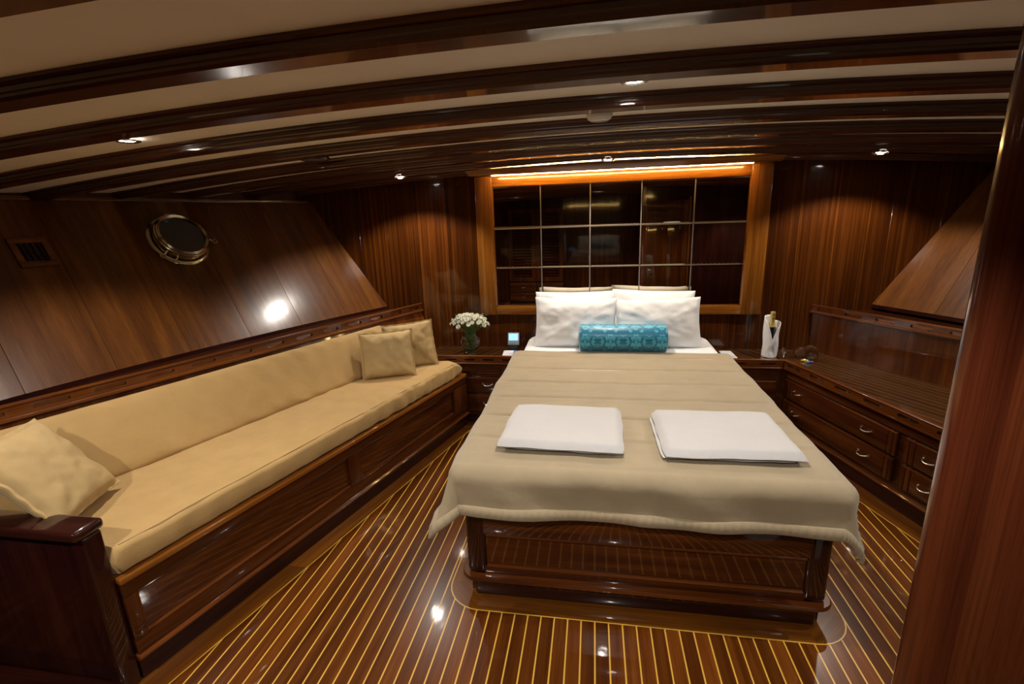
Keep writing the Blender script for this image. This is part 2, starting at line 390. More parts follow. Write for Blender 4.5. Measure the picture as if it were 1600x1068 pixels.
# ------------------------------------------------------------------ SETTEE
SF = frame((.268, 1, 0)); sd = SF[0]; sn = V((sd.y, -sd.x, 0))     # sn: into the cabin
S0 = V((sofa(1.142), 1.142, 0))
def sp(s, off, z): p = S0 + sd*s + sn*off; return V((p.x, p.y, z))
settee = thing('settee', (-1.5, 2.3, 0), 'long built-in mahogany settee base with recessed front panels along the left side', 'settee')
SL = 2.36
def sbox(s0, s1, o0, o1, z0, z1): return MB().box(sp((s0+s1)/2, (o0+o1)/2, (z0+z1)/2), (s1-s0, o1-o0, z1-z0), (sd, sn, V((0, 0, 1))))
obj('carcase', sbox(0, SL, -.40, -.022, .0, .42), W['joinery'], settee, F=SF)
obj('kick_board', sbox(0, SL, -.03, -.012, .0, .088), W['dark'], settee, F=SF)  # dark wood paints in the shade below the moulding
obj('base_moulding', MB().sweep([sp(-.005, -.004, .098), sp(SL, -.004, .098)], [(-.015, -.010), (.012, -.010), (.017, -.004), (.017, .003), (.008, .010), (-.015, .010)]), W['rail'], settee, F=SF)
obj('bottom_rail', sbox(0, SL, -.022, 0, .106, .166), W['joinery'], settee, F=SF, bevel=.003)
obj('top_rail', sbox(0, SL, -.022, 0, .342, .398), W['joinery'], settee, F=SF, bevel=.003)
for a, b in ((0, .045), (1.075, 1.165), (2.16, SL)):
    obj('stile', sbox(a, b, -.022, 0.001, .166, .342), W['joinery'], settee, F=FZ, bevel=.003)
for a, b in ((.045, 1.075), (1.165, 2.16)):
    obj('front_panel', sbox(a, b, -.026, -.016, .166, .342), W['joinery'], settee, F=SF)
    for z in (.171, .337): obj('bead', MB().tube([sp(a, -.012, z), sp(b, -.012, z)], .007, 6), W['rail'], settee, F=SF)
obj('seat_edge_strip', sbox(-.004, SL-.01, -.045, .012, .398, .424), W['strip'], settee, F=SF, bevel=.006, seg=3)
# board closing the settee at its near end
ex = V((-1, 0, 0))
ep = MB().bb((-2.75, 1.085, 0), (-1.61, 1.128, .618))
obj('end_panel', ep, W['dark'], settee, F=FZ, bevel=.003)
obj('end_post', MB().bb((-1.628, 1.078, 0), (-1.576, 1.142, .618)), W['dark'], settee, F=FZ, bevel=.008, seg=3)
obj('end_cap', MB().bb((-2.75, 1.055, .618), (-1.572, 1.155, .655)), W['dark'], settee, F=FX, bevel=.014, seg=3)
obj('end_plinth', MB().bb((-2.75, 1.03, 0), (-1.575, 1.085, .055)), W['dark'], settee, F=FX, bevel=.006)
# inclined board behind the back cushion
def crease(y): return -2.0 + .35*(y-1.507)
bl = MB(); a0, a1 = 1.13, YW-.004
bl.prism([(railL(a0)-.012, a0, .838), (railL(a1)-.012, a1, .838), (crease(a1)-.10, a1, .40), (crease(a0)-.10, a0, .40)], (-.016, 0, 0))
obj('back_board', bl, W['rail'], settee, F=FZ)

def fbm(p, s, o=0): return noise.noise(V(p)*s + V((o, o*1.7, o*.3)))
# seat cushion
def ps(s, off, z):
    y = 1.142 + s*sd.y; return V((sofa(y) + off/sd.y, y, z))
def seat_cushion():
    mb = MB(); rows = []; N = 150; K = 40
    for i in range(N+1):
        u = i/N; s = -.002 + u*(2.300+.002)
        ef = min(1, (1-u)*2.25/.06); en = min(1, u*2.25/.004)
        rnd = math.sqrt(max(0, 1-(1-ef)**2))*.9+.1; rnd2 = math.sqrt(max(0, 1-(1-en)**2))*.8+.2
        f = min(rnd, rnd2)
        base = S0 + sd*s; y = base.y
        dep = (sofa(1.142+s*sd.y) - crease(1.142+s*sd.y))*sd.y + .06
        row = []
        for k in range(K):
            a = 2*PI*k/K; ca, sa = math.cos(a), math.sin(a); e = .24
            dx = (abs(ca)**e)*(1 if ca > 0 else -1); dz = (abs(sa)**.30)*(1 if sa > 0 else -1)
            off = -dep/2 + .006 + dx*dep/2; z = .483 + dz*.057*f
            if dz > 0:
                q = (1-abs(dx)**4)
                z += .010*q*f
                p3 = V((s, off, 0))
                wr = fbm((s*4.2, off*1.3+s*.8, 0), 1.0, 3)*.008 + fbm((s*12+off*7, off*3.5, 1), 1.0, 9)*.012
                amp = .35 + 1.0*max(0, (s-1.2)/1.0)
                z += wr*amp
            if dx > .9:
                off += (fbm((s*16, z*10, 4), 1.0, 1)*.014)*(.4+max(0, s-1.0)) + .004*math.sin(max(0, min(1, (z-.43)/.11))*PI)
            row.append(ps(s, off, z))
        rows.append(row)
    mb.grid(rows, closeu=True); m = len(mb.v); mb.cap(range(K-1, -1, -1)); mb.cap(range(m-K, m)); return mb
o = obj('seat_cushion', seat_cushion(), TAN, F=SF, loc=(-1.6, 2.2, .43), smooth=60)
tag(o, 'long tan canvas seat cushion lying on the settee', 'cushion')
pip = []
for i in range(90):
    s = .03 + 2.20*i/89; pip.append(ps(s, -.010 + fbm((s*9, 2, 0), 1)*.002, .5365 + fbm((s*4.2, -.02+s*.8, 0), 1, 3)*.004))
obj('seam_piping', MB().tube(pip, .0018, 6), TAN2, o, F=SF)
# back cushion
def back_cushion():
    mb = MB(); rows = []; N = 120; K = 36; y0, y1 = 1.155, 3.30
    for i in range(N+1):
        u = i/N; y = y0 + u*(y1-y0); ef = min(1, (1-u)*2.15/.07, u*2.15/.05 + .3); f = math.sqrt(max(0, 1-(1-ef)**2))*.95+.05
        b = V((crease(y), y, .545)); t = V((railL(y)+.115, y, .838))
        ax = (t-b)*.5; c = (b+t)*.5; L = ax.length; az = ax.normalized(); d = V((.36, 1, 0)).normalized(); nr = d.cross(az).normalized()
        if nr.x < 0: nr = -nr
        th = .052; row = []
        for k in range(K):
            a = 2*PI*k/K; ca, sa = math.cos(a), math.sin(a)
            dx = (abs(ca)**.45)*(1 if ca > 0 else -1); dz = (abs(sa)**.22)*(1 if sa > 0 else -1)
            p = c + az*(dz*L*(.5+.5*f)*1.02 - L*.5*(1-f)*.9) + nr*(dx*th*f - th)
            if dx > 0:
                p += nr*(.008*(1-dz*dz) + fbm((y*3.4+dz*.5, dz*1.3, 0), 1, 5)*.008 + fbm((y*11+dz*2.6, dz*1.2, 0), 1, 7)*.009*(.4+1.1*min(1, max(0, (y-1.9)/.8))))*f
            row.append(p)
        rows.append(row)
    mb.grid(rows, closeu=True); m = len(mb.v); mb.cap(range(K-1, -1, -1)); mb.cap(range(m-K, m)); return mb
o = obj('back_cushion', back_cushion(), TAN, F=SF, loc=(-1.9, 2.2, .55), smooth=60)
tag(o, 'long tan canvas back cushion leaning along the settee under the shelf rail', 'cushion')

# scatter cushions and pillows -------------------------------------------------
def pillow_mesh(w, h, t, seed, pinch=.05, n=34, wr=.012, M=Matrix.Identity(4), px=3.2):
    top = []; bot = []
    for i in range(n+1):
        rt = []; rb = []
        for j in range(n+1):
            u = -1+2*j/n; v = -1+2*i/n
            x = w/2*u*(1-pinch*(1-v*v)*abs(u)**2); y = h/2*v*(1-pinch*(1-u*u)*abs(v)**2)
            e = (1-abs(u)**px)*(1-abs(v)**px); th = t/2*max(0, e)**.5
            wv = wr*(fbm((u*2.1, v*2.1, seed), 1, seed) + .5*fbm((u*5, v*4, seed), 1, seed+4))*min(1, e*2+.1)
            cr = abs(u)*abs(v); wv += wr*.6*math.sin((math.atan2(v, u))*16+seed)*cr*max(0, e)**.4
            zz = wr*1.3*fbm((u*1.4, v*1.4, seed+9), 1)*(1-e)
            rt.append(M @ V((x, y, th+wv+zz))); rb.append(M @ V((x, y, -th+wv*.3+zz)))
        top.append(rt); bot.append(rb)
    mb = MB(); mb.grid(top); nn = len(mb.v); mb.grid([r[::-1] for r in bot])
    N = n+1
    def T(i, j): return i*N+j
    def B(i, j): return nn + i*N + (n-j)
    for k in range(n):
        mb.f += [(T(0, k), T(0, k+1), B(0, k+1), B(0, k)), (T(n, k), B(n, k), B(n, k+1), T(n, k+1)), (T(k, 0), B(k, 0), B(k+1, 0), T(k+1, 0)), (T(k, n), T(k+1, n), B(k+1, n), B(k, n))]
    per = [top[0][k] for k in range(n)] + [top[k][n] for k in range(n)] + [top[n][n-k] for k in range(n)] + [top[n-k][0] for k in range(n)]
    perb = [bot[0][k] for k in range(n)] + [bot[k][n] for k in range(n)] + [bot[n][n-k] for k in range(n)] + [bot[n-k][0] for k in range(n)]
    return mb, [(a+b)/2 for a, b in zip(per, perb)]
def place(loc, normal, up, roll=0):
    n = V(normal).normalized(); u = V(up); u = (u-n*u.dot(n)).normalized(); r = u.cross(n)
    if roll:
        c, s = math.cos(roll), math.sin(roll); u, r = u*c + r*s, r*c - u*s
    return Matrix(((r.x, u.x, n.x, loc[0]), (r.y, u.y, n.y, loc[1]), (r.z, u.z, n.z, loc[2]), (0, 0, 0, 1)))
def scatter(loc, normal, up, w, h, t, roll, seed, label, mat=TAN2):
    M = place(loc, normal, up, roll); mb, per = pillow_mesh(w, h, t, seed, M=M, pinch=.06, wr=.009)
    o = obj('scatter_cushion', mb, mat, loc=loc, smooth=70, F=FX); tag(o, label, 'cushion', 'scatter cushions on the settee')
    n3 = V(normal).normalized()
    path = per
    c = V(loc)
    rows = []
    m = len(path)
    for i, p in enumerate(path):
        rdir = (p-c); rdir -= n3*rdir.dot(n3); rdir.normalize()
        rip = .003*math.sin(i*1.1+seed)
        rows.append([p - rdir*.010 + n3*.005, p + rdir*.010 + n3*(.0035+rip), p + rdir*.010 + n3*(-.0035+rip), p - rdir*.010 - n3*.005])
    obj('flange', MB().grid(rows, closeu=True, closev=True), mat, o, smooth=60)
    return o

# ------------------------------------------------------------------ BED
bed = thing('bed', (XC, 2.7, 0), 'mahogany bed base with panelled foot and rounded base lip', 'bed')
bx0, bx1, by0 = -.515, .880, 1.70
obj('carcase', MB().bb((bx0+.01, by0+.02, .0), (bx1-.01, YW-.03, .40)), W['joinery'], bed, F=FY)
obj('plinth', MB().bb((bx0+.03, by0-.012, .0012), (bx1-.03, by0+.05, .086)), W['dark'], bed, F=FX, bevel=.012, seg=3)
for x0_, x1_ in ((bx0, bx0+.085), (bx1-.085, bx1)):
    obj('corner_post', MB().bb((x0_, by0-.008, .10), (x1_, by0+.09, .40)), W['dark'], bed, F=FZ, bevel=.022, seg=4)
obj('bottom_rail', MB().bb((bx0+.075, by0-.004, .10), (bx1-.075, by0+.02, .135)), W['joinery'], bed, F=FX, bevel=.002)
obj('top_rail', MB().bb((bx0+.075, by0-.004, .292), (bx1-.075, by0+.02, .40)), W['joinery'], bed, F=FX, bevel=.002)
obj('foot_panel', MB().bb((bx0+.07, by0+.006, .13), (bx1-.07, by0+.02, .30)), W['joinery'], bed, F=FX)
for z in (.140, .287): obj('panel_moulding', MB().sweep([(bx0+.085, by0, z), (bx1-.085, by0, z)], [(-.006, -.007), (.003, -.007), (.007, 0), (.003, .007), (-.006, .007)]), W['rail'], bed, F=FX)
lipath = [(bx0, YW-.5, .095)] + [(x, y, .095) for x, y in rr(bx0-.012, bx1+.012, by0-.024, YW-.5, .05)[1:-1]] + [(bx1+.01, YW-.5, .095)]
obj('base_lip', MB().sweep(lipath, [(-.02, -.010), (.010, -.010), (.015, -.004), (.015, .004), (.010, .010), (-.02, .010)]), W['rail'], bed, F=FX)
# mattress in a white sheet
def mat_z(y): return .590 + .010*(y-1.7) + (.030*((y-2.7)/1.0)**2 if y > 2.7 else 0)
def mattress():
    mb = MB(); cx = XC; hw = .68; y0, y1 = 1.715, 3.79; r = .11
    out = []
    for (qx, qy, a0) in ((cx+hw-r, y1-r, 0), (cx-hw+r, y1-r, PI/2), (cx-hw+.06, y0+.06, PI), (cx+hw-.06, y0+.06, 1.5*PI)):
        rr_ = r if qy > 3 else .06
        for k in range(9): a = a0 + k*PI/2/8; out.append((qx+rr_*math.cos(a), qy+rr_*math.sin(a)))
    rows = []
    for ins, dz in ((.0, -.19), (0, -.04), (.006, -.02), (.02, -.006), (.045, 0)):
        rows.append([V((cx+(x-cx)*(1-ins/.68), 2.75+(y-2.75)*(1-ins/1.04), mat_z(y)+dz)) for x, y in out])
    mb.grid(rows, closeu=True); m = len(out); mb.cap(range(4*m, 5*m)); mb.cap(range(m-1, -1, -1)); return mb
o = obj('mattress', mattress(), LINEN, loc=(XC, 2.75, .40), smooth=60)
tag(o, 'mattress in a white fitted sheet showing at the head of the bed', 'mattress')
# quilt
QW = .690; QF = 1.690; QH = 3.275
def quilt_pt(u, v):     # u across from centre, v = distance aft of the hem line of the bed edge (negative hangs over the foot)
    a = max(0, abs(u)-QW); b = max(0, -v); sx = 1 if u > 0 else -1
    y = QF + max(v, 0); x = XC + max(-QW, min(QW, u)); z = mat_z(y) + .016
    r = math.hypot(a, b)
    if r > 0:
        R = .045; ax, bx = a/r, b/r
        if r < R*PI/2: hor = R*math.sin(r/R); dz = R*(1-math.cos(r/R))
        else: hor = R; dz = R + (r-R*PI/2)
        cor = 4*(ax*bx)**2
        fl = .045*(r/.22)**1.5*(.5+(1.3 if sx < 0 else .25)*cor) - .012
        hor += max(0, fl)*min(1, r/.08)
        hor += (.010*math.sin((u*9 if b > a else v*8)) + .020*fbm((u*5+v*5, v*3, 3), 1))*min(1, r/.12)*(1-.6*cor)
        ang = .0
        x += sx*ax*hor; y -= bx*hor; z -= dz*(1 if True else 1)
        z += .006*fbm((u*3, v*3, 8), 1)*min(1, r/.15)
    edge = min(1, max(0, (QW-abs(u))/.15))*min(1, max(0, v)/.15)
    if v > 0:
        q = (v % .245)/.245; gr = math.exp(-((min(q, 1-q)*.245)/.010)**2)
        z -= .013*gr*min(1, max(0, (QW+.03-abs(u))/.06))
        z += (.006*fbm((u*2.2, v*1.6, 1), 1) + .0035*fbm((u*7, v*9, 2), 1) + .003*fbm((u*3, v*22, 5), 1))*(.4+.6*edge)
    return V((x, y, z))
HANG = .205
def quilt():
    rows = []; NU, NV = 130, 150
    U = QW + HANG; v0 = -HANG; v1 = QH-QF
    for i in range(NV+1):
        v = v0 + (v1-v0)*i/NV
        rows.append([quilt_pt(-U + 2*U*j/NU, v) for j in range(NU+1)])
    return MB().grid(rows), rows
qm, qr = quilt()
o = obj('bed_quilt', qm, TAUPE, loc=(XC, 2.4, .60), smooth=80)
md = o.modifiers.new('thick', 'SOLIDIFY'); md.thickness = .012; md.offset = 1
tag(o, 'taupe quilted bedspread draped over the bed and its foot', 'bedspread')
U = QW+HANG
HB = .046
border = [(-U, QH-QF - (QH-QF+HANG)*i/150, 0) for i in range(150)] + [(-U+2*U*i/260, -HANG, 1) for i in range(260)] + [(U, -HANG + (QH-QF+HANG)*i/150, 2) for i in range(151)]
rows = []
for i, (u, v, k) in enumerate(border):
    row = []
    for q in range(12):       # closed section: front bulge outside, tucked inside
        a = 2*PI*q/12; h = .5-.5*math.cos(a)            # 0 at hem edge, 1 at seam
        d = HB*h - .004
        uu, vv = u, v
        if k == 0 or u < -U+HB: uu = min(u+d, -U+max(d, u+U)) if k != 1 else max(u, -U+d)
        if k == 2 or u > U-HB: uu = u-d if k == 2 else min(u, U-d)
        if k == 1 or v < -HANG+HB: vv = max(v, -HANG+d) if k != 1 else v+d
        p = quilt_pt(uu, vv); e = .004
        t1 = quilt_pt(uu+e, vv)-p; t2 = quilt_pt(uu, vv+e)-p; n = t1.cross(t2).normalized()
        if n.dot(V((p.x-XC, p.y-2.6, .6))) < 0: n = -n
        puck = .0022*math.sin(i*1.55+.8*math.sin(i*.37))*math.sin(h*PI) 
        row.append(p + n*((.0125+puck+.012*math.sin(h*PI)**.7) if math.sin(a) >= 0 else -.004))
    rows.append(row)
hm = MB().grid(rows, closeu=True); m = len(hm.v); hm.cap(range(11, -1, -1)); hm.cap(range(m-12, m))
obj('hem_band', hm, TAUPE, o, smooth=60)
# folded towels
def towel(name, cx, cy, wx, wy, rot, label, th=.044, layers=2):
    c, s = math.cos(rot), math.sin(rot); zb = mat_z(cy)+.036
    t = thing(name, (cx, cy, zb), label, 'towel', 'folded towels on the bed')
    lts = (.008, .038)
    for k in range(layers):
        mb = MB(); rows = []; NX, NY = 26, 22; K = 5
        sx = wx/2 - (0 if k else .016); sy = wy/2 - (0 if k else .016)
        dx = 0 if k else (-.024 if cx > .3 else 0)
        def pt(u, v, z):
            x = dx + u*sx*(1-.022*v**8) + .004*fbm((v*2.2, k, cx*5), 1)*u; y = v*sy*(1-.022*u**8) + .006*fbm((u*2.4, k+3, cx*5), 1);
            z -= .005*(u**6+v**6)*(k*.8); x2 = cx + x*c - y*s; y2 = cy + x*s + y*c
            return V((x2, y2, z + mat_z(y2)-mat_z(cy) + .006*fbm((x*6, y*6, k+cx), 1)*(k*.7+.3)))
        prof = [(-1, .25), (-1.006, .5), (-1, .8)]
        lt = lts[k]; z0 = zb + sum(lts[:k])
        top = []; 
        for i in range(NY+1):
            v = -1+2*i/NY; r = []
            for j in range(NX+1):
                u = -1+2*j/NX
                e = min(1, (1-abs(u))*sx/.030, (1-abs(v))*sy/.030); f = math.sqrt(max(0, 1-(1-e)**2))
                r.append(pt(u, v, z0 + lt*.4 + lt*.6*f))
            top.append(r)
        bot = []
        for i in range(NY+1):
            v = -1+2*i/NY; r = []
            for j in range(NX+1):
                u = -1+2*j/NX
                e = min(1, (1-abs(u))*sx/.018, (1-abs(v))*sy/.018); f = math.sqrt(max(0, 1-(1-e)**2))
                r.append(pt(u, v, z0 + lt*.4 - lt*.4*f))
            bot.append(r)
        mb.grid(top); nn = len(mb.v); mb.grid([r[::-1] for r in bot]); 
        obj('fold', mb, TERRY, t, smooth=70)
    return t
towel('folded_towel', -.125, 1.995, .515, .425, -.03, 'folded white towel on the left side of the bed foot')
towel('folded_towel', .535, 1.985, .520, .430, .02, 'folded white towel on the right side of the bed foot')
# pillows
def bedpillow(cx, y, zt, w, h, t, tilt, seed, label, roll=0):
    zc_ = mat_z(y) + h/2*math.cos(tilt)*.97
    n = V((0, -math.cos(tilt), math.sin(tilt))); M = place((cx, y, zc_), n, (0, 0, 1), roll)
    mb, per = pillow_mesh(w, h, t, seed, pinch=.05, wr=.012, M=M, n=44, px=2.6)
    o = obj('bed_pillow', mb, LINEN, loc=(cx, y, mat_z(y)), smooth=75); tag(o, label, 'pillow', 'white pillows at the head of the bed'); return o
bedpillow(-.125, 3.49, 0, .60, .375, .16, .30, 2, 'white pillow in front on the left side of the bed head', .02)
bedpillow(.455, 3.49, 0, .60, .365, .16, .30, 5, 'white pillow in front on the right side of the bed head', -.03)
bedpillow(-.135, 3.655, 0, .60, .385, .14, .26, 11, 'white pillow standing behind on the left side against the mirror', -.01)
bedpillow(.44, 3.655, 0, .60, .39, .14, .26, 15, 'white pillow standing behind on the right side against the mirror', .03)
# bolster
def damask():
    m, N, L, b = nt('turquoise_damask')
    a = N.new('ShaderNodeAttribute'); a.attribute_name = 'gc'; sp_ = N.new('ShaderNodeSeparateXYZ'); L.new(a.outputs['Vector'], sp_.inputs[0])
    def mth(op, x, y=None):
        n = N.new('ShaderNodeMath'); n.operation = op
        for i, q in enumerate((x, y)):
            if q is None: continue
            if hasattr(q, 'is_linked'): L.new(q, n.inputs[i])
            else: n.inputs[i].default_value = q
        return n.outputs[0]
    x = mth('PINGPONG', sp_.outputs[0], .085); yv = mth('PINGPONG', sp_.outputs[1], .16)
    cb = N.new('ShaderNodeCombineXYZ'); L.new(x, cb.inputs[0]); L.new(yv, cb.inputs[1])
    nz = N.new('ShaderNodeTexNoise'); nz.inputs['Scale'].default_value = 17; nz.inputs['Detail'].default_value = 1.2; nz.inputs['Distortion'].default_value = 2.2; L.new(cb.outputs[0], nz.inputs[0])
    r = N.new('ShaderNodeValToRGB'); e = r.color_ramp.elements; e[0].position = .48; e[0].color = (.008, .17, .30, 1); e[1].position = .53; e[1].color = (.06, .44, .64, 1); L.new(nz.outputs[0], r.inputs[0])
    L.new(r.outputs[0], b.inputs['Base Color']); b.inputs['Roughness'].default_value = .38; b.inputs['Sheen Weight'].default_value = .4
    b.inputs['Anisotropic'].default_value = .4
    return m
bc = V((0, 3.345, mat_z(3.345)+.104)); br = .099
prof = []
for k in range(9): a = k*PI/2/8; prof.append((br-.022+.022*math.sin(a), -.296+.022-.022*math.cos(a)))
prof = [(0, -.294), (.04, -.2945)] + prof
prof = prof + [(r, -h) for r, h in prof[::-1]]
o = obj('bolster_cushion', MB().lathe(prof, (.205, bc.y, bc.z), 48, (V((0, 1, 0)), V((0, 0, 1)), V((1, 0, 0)))), damask(), loc=(.205, bc.y, bc.z-.1), smooth=50,
        grain=lambda p: (p.x-.205, math.atan2(p.z-bc.z, -(p.y-bc.y))*br, 0))
tag(o, 'turquoise damask bolster cushion lying in front of the white pillows', 'cushion')
for sx in (-1, 1):
    obj('end_piping', MB().tube([(.205+sx*.285, bc.y+.094*math.cos(a), bc.z+.094*math.sin(a)) for a in [2*PI*i/32 for i in range(32)]], .003, 6, True, (1, 0, 0)), bpy.data.materials['turquoise_damask'], o)

# ------------------------------------------------------------------ drawers and handles
def handle_mesh(c, d, n, L=.075):
    c = V(c); d = V(d); n = V(n); mb = MB(); path = []
    for k in range(13):
        t = -1+2*k/12; path.append(c + d*(t*L/2) + n*(.026*(1-abs(t)**3)) - V((0, 0, .010*(1-t*t))))
    mb.tube(path, .0042, 8)
    for s in (-1, 1): mb.lathe([(0, .004), (.008, .003), (.009, 0)], c + d*(s*L/2), 10, (d, V((0, 0, 1)), n))
    return mb
def drawer(parent, p0, d, n, s0, s1, z0, z1, off, handles, grooves=True, prot=.022, lw=.012):
    d = V(d); n = V(n); F = (d, n, V((0, 0, 1)))
    def bx(a, b, o0, o1, za, zb): return MB().box(V(p0) + d*((a+b)/2) + n*((o0+o1)/2) + V((0, 0, (za+zb)/2)), (b-a, o1-o0, zb-za), F)
    o = obj('drawer', bx(s0+(.055 if grooves else 0), s1-(.055 if grooves else 0), off, off+prot, z0, z1), W['joinery'], parent, F=F, bevel=.006, seg=2)
    if grooves:
        for a, b in ((s0, s0+.022), (s0+.025, s0+.052), (s1-.052, s1-.025), (s1-.022, s1)):
            obj('fluted_strip', bx(a, b, off, off+prot, z0, z1), W['joinery'], o, F=FZ, bevel=.005)
        obj('drawer_backing', bx(s0+.01, s1-.01, off-.002, off+prot-.010, z0+.004, z1-.004), W['dark'], o, F=F)
    obj('top_moulding', bx(s0+.002, s1-.002, off+prot-.004, off+prot+.004, z1-.010, z1-.002), W['rail'], o, F=F, bevel=.003)
    for hs in handles:
        h = obj('handle', handle_mesh(V(p0) + d*hs + n*(off+prot) + V((0, 0, (z0+z1)/2+.008)), d, n), CHROME, o, smooth=60); h['label'] = 'polished bow handle'
    return o

def planked_top(parent, poly, z, d, pitch, zthick=.012, mat=None):
    # planks clipped to a convex polygon, laid along d, dark joints between
    d = V(d).normalized(); q = V((-d.y, d.x, 0)); P = [V((x, y, 0)) for x, y in poly]
    lo = min(p.dot(q) for p in P); hi = max(p.dot(q) for p in P); k = 0
    def clip(pts, nrm, c):
        out = []
        for i in range(len(pts)):
            a, b = pts[i], pts[(i+1) % len(pts)]; da, db = a.dot(nrm)-c, b.dot(nrm)-c
            if da <= 0: out.append(a)
            if da*db < 0: out.append(a + (b-a)*(da/(da-db)))
        return out
    s = lo
    while s < hi-1e-4:
        pts = clip(clip(P, q, s+pitch-.0018), -q, -(s+.0018))
        if len(pts) >= 3: obj('top_plank', MB().prism([(p.x, p.y, z-zthick) for p in pts], (0, 0, zthick)), mat or W['joinery'], parent, F=frame(d))
        pts = clip(clip(P, q, s+.0018), -q, -(s-.0018))
        if len(pts) >= 3: obj('top_inlay', MB().prism([(p.x, p.y, z-zthick) for p in pts], (0, 0, zthick-.0005)), INLAY2, parent, F=frame(d))
        s += pitch
INLAY2 = plain('dull_inlay', (.26, .16, .06), .3, coat=1)
W['ctop'] = wood('dark_teak_counter', (.040, .014, .004), (.060, .022, .006), (.085, .033, .009), stripes=24, along=1.2, var=.1, coatr=.05)

YN = 3.45; ZN = .526
# left bedside chest
ns = thing('bedside_chest', (-1.0, 3.6, 0), 'left bedside chest with air grille and two drawers beside the settee end', 'bedside cabinet')
NX0, NX1 = -1.285, -.56
obj('carcase', MB().bb((NX0, YN, .085), (NX1, YW-.004, ZN-.014)), W['joinery'], ns, F=FX)
obj('kick_board', MB().bb((NX0, YN+.02, 0), (NX1, YN+.05, .085)), W['dark'], ns, F=FX)
obj('base_moulding', lip((NX0, YN-.004), (NX1, YN-.004), .088, .012, .007), W['rail'], ns, F=FX)
obj('rail_lip', lip((NX0, YN-.008), (NX1, YN-.008), .496, .014, .008), W['rail'], ns, F=FX)
obj('fiddle_rail', slotted((NX0, YN-.016, 0), (NX1, YN-.016, 0), .502, .548, .02, (0, 1, 0), .152, .085, .014), W['rail'], ns, F=FX)
obj('rail_cap', lip((NX0, YN-.006), (NX1, YN-.006), .552, .014, .005), W['rail'], ns, F=FX)
planked_top(ns, [(NX0, YN+.006), (NX1, YN+.006), (NX1, YW-.004), (NX0, YW-.004)], ZN, (.42, 1, 0), .062, mat=W['ctop'])
drawer(ns, (0, YN, 0), (1, 0, 0), (0, -1, 0), -.955, -.575, .268, .388, 0, (-.79,), False)
drawer(ns, (0, YN, 0), (1, 0, 0), (0, -1, 0), -.955, -.575, .098, .248, 0, (-.79,), False)
g = obj('air_grille', MB().bb((-.875, YN-.006, .410), (-.690, YN, .462)), BLACK, ns)
for k in range(4): obj('slat', MB().box((-.7825, YN-.008, .418+.012*k), (.175, .012, .002), (V((1, 0, 0)), V((0, .8, .6)), V((0, -.6, .8)))), W['rail'], g)
for k in range(9): obj('divider', MB().bb((-.868+.020*k, YN-.010, .412), (-.866+.020*k, YN-.004, .460)), W['dark'], g)
# right bedside chest
nr_ = thing('bedside_chest', (1.12, 3.6, 0), 'right bedside chest between the bed and the long drawer chest', 'bedside cabinet')
RX0, RX1 = .915, cabf(YN)-.03
obj('carcase', MB().bb((RX0, YN, .085), (RX1, YW-.004, ZN-.014)), W['joinery'], nr_, F=FX)
obj('kick_board', MB().bb((RX0, YN+.02, 0), (RX1, YN+.05, .085)), W['dark'], nr_, F=FX)
obj('rail_lip', lip((RX0, YN-.008), (RX1-.01, YN-.008), .496, .014, .008), W['rail'], nr_, F=FX)
obj('fiddle_rail', slotted((RX0, YN-.016, 0), (RX1-.015, YN-.016, 0), .502, .548, .02, (0, 1, 0), .19, .10, .014), W['rail'], nr_, F=FX)
obj('rail_cap', lip((RX0, YN-.006), (RX1-.01, YN-.006), .552, .014, .005), W['rail'], nr_, F=FX)
planked_top(nr_, [(RX0, YN+.006), (RX1, YN+.006), (RX1+.0, YW-.004), (RX0, YW-.004)], ZN, (-.42, 1, 0), .062, mat=W['ctop'])
drawer(nr_, (0, YN, 0), (1, 0, 0), (0, -1, 0), .93, 1.262, .275, .405, 0, (1.1,), False)
drawer(nr_, (0, YN, 0), (1, 0, 0), (0, -1, 0), .93, 1.262, .105, .255, 0, (1.1,), False)
# long chest of drawers
ch = thing('drawer_chest', (1.7, 2.6, 0), 'long right chest of drawers with planked top and slotted rail', 'chest of drawers')
cd = V((.268, -1, 0)).normalized(); cn = V((-1, -.268, 0)).normalized(); C0 = V((cabf(YN), YN, 0)); CL = 2.35; CF = (cd, cn, V((0, 0, 1)))
def cp(s, off, z): p = C0 + cd*s + cn*off; return V((p.x, p.y, z))
def cbox(s0, s1, o0, o1, z0, z1): return MB().box(cp((s0+s1)/2, (o0+o1)/2, (z0+z1)/2), (s1-s0, o1-o0, z1-z0), CF)
def bkR(y): return railR(y)+.010
yE = cp(CL, 0, 0).y
poly = [cp(0, 0, 0), cp(CL, 0, 0), V((bkR(yE), yE, 0)), V((bkR(YW-.004), YW-.004, 0)), V((cabf(YN)-.03, YW-.004, 0)), V((cabf(YN)-.03, YN+.004, 0))]
obj('carcase', MB().prism([(p.x, p.y, .09) for p in poly], (0, 0, ZN-.014-.09)), W['joinery'], ch, F=CF)
obj('kick_board', cbox(.03, CL, -.03, -.006, 0, .09), W['dark'], ch, F=CF)
obj('base_moulding', lip(cp(-.0, .006, 0), cp(CL, .006, 0), .100, .014, .009), W['rail'], ch, F=CF)
obj('rail_lip', lip(cp(.01, .026, 0), cp(CL, .026, 0), .497, .016, .009), W['rail'], ch, F=CF)
obj('frieze_rail', cbox(.0, CL, 0, .012, .43, .492), W['joinery'], ch, F=CF)
obj('fiddle_rail', slotted(cp(.0, .040, 0), cp(CL, .040, 0), .502, .548, .02, -cn, .205, .125, .020), W['rail'], ch, F=CF)
obj('rail_cap', lip(cp(.0, .030, 0), cp(CL, .030, 0), .552, .015, .005), W['rail'], ch, F=CF)
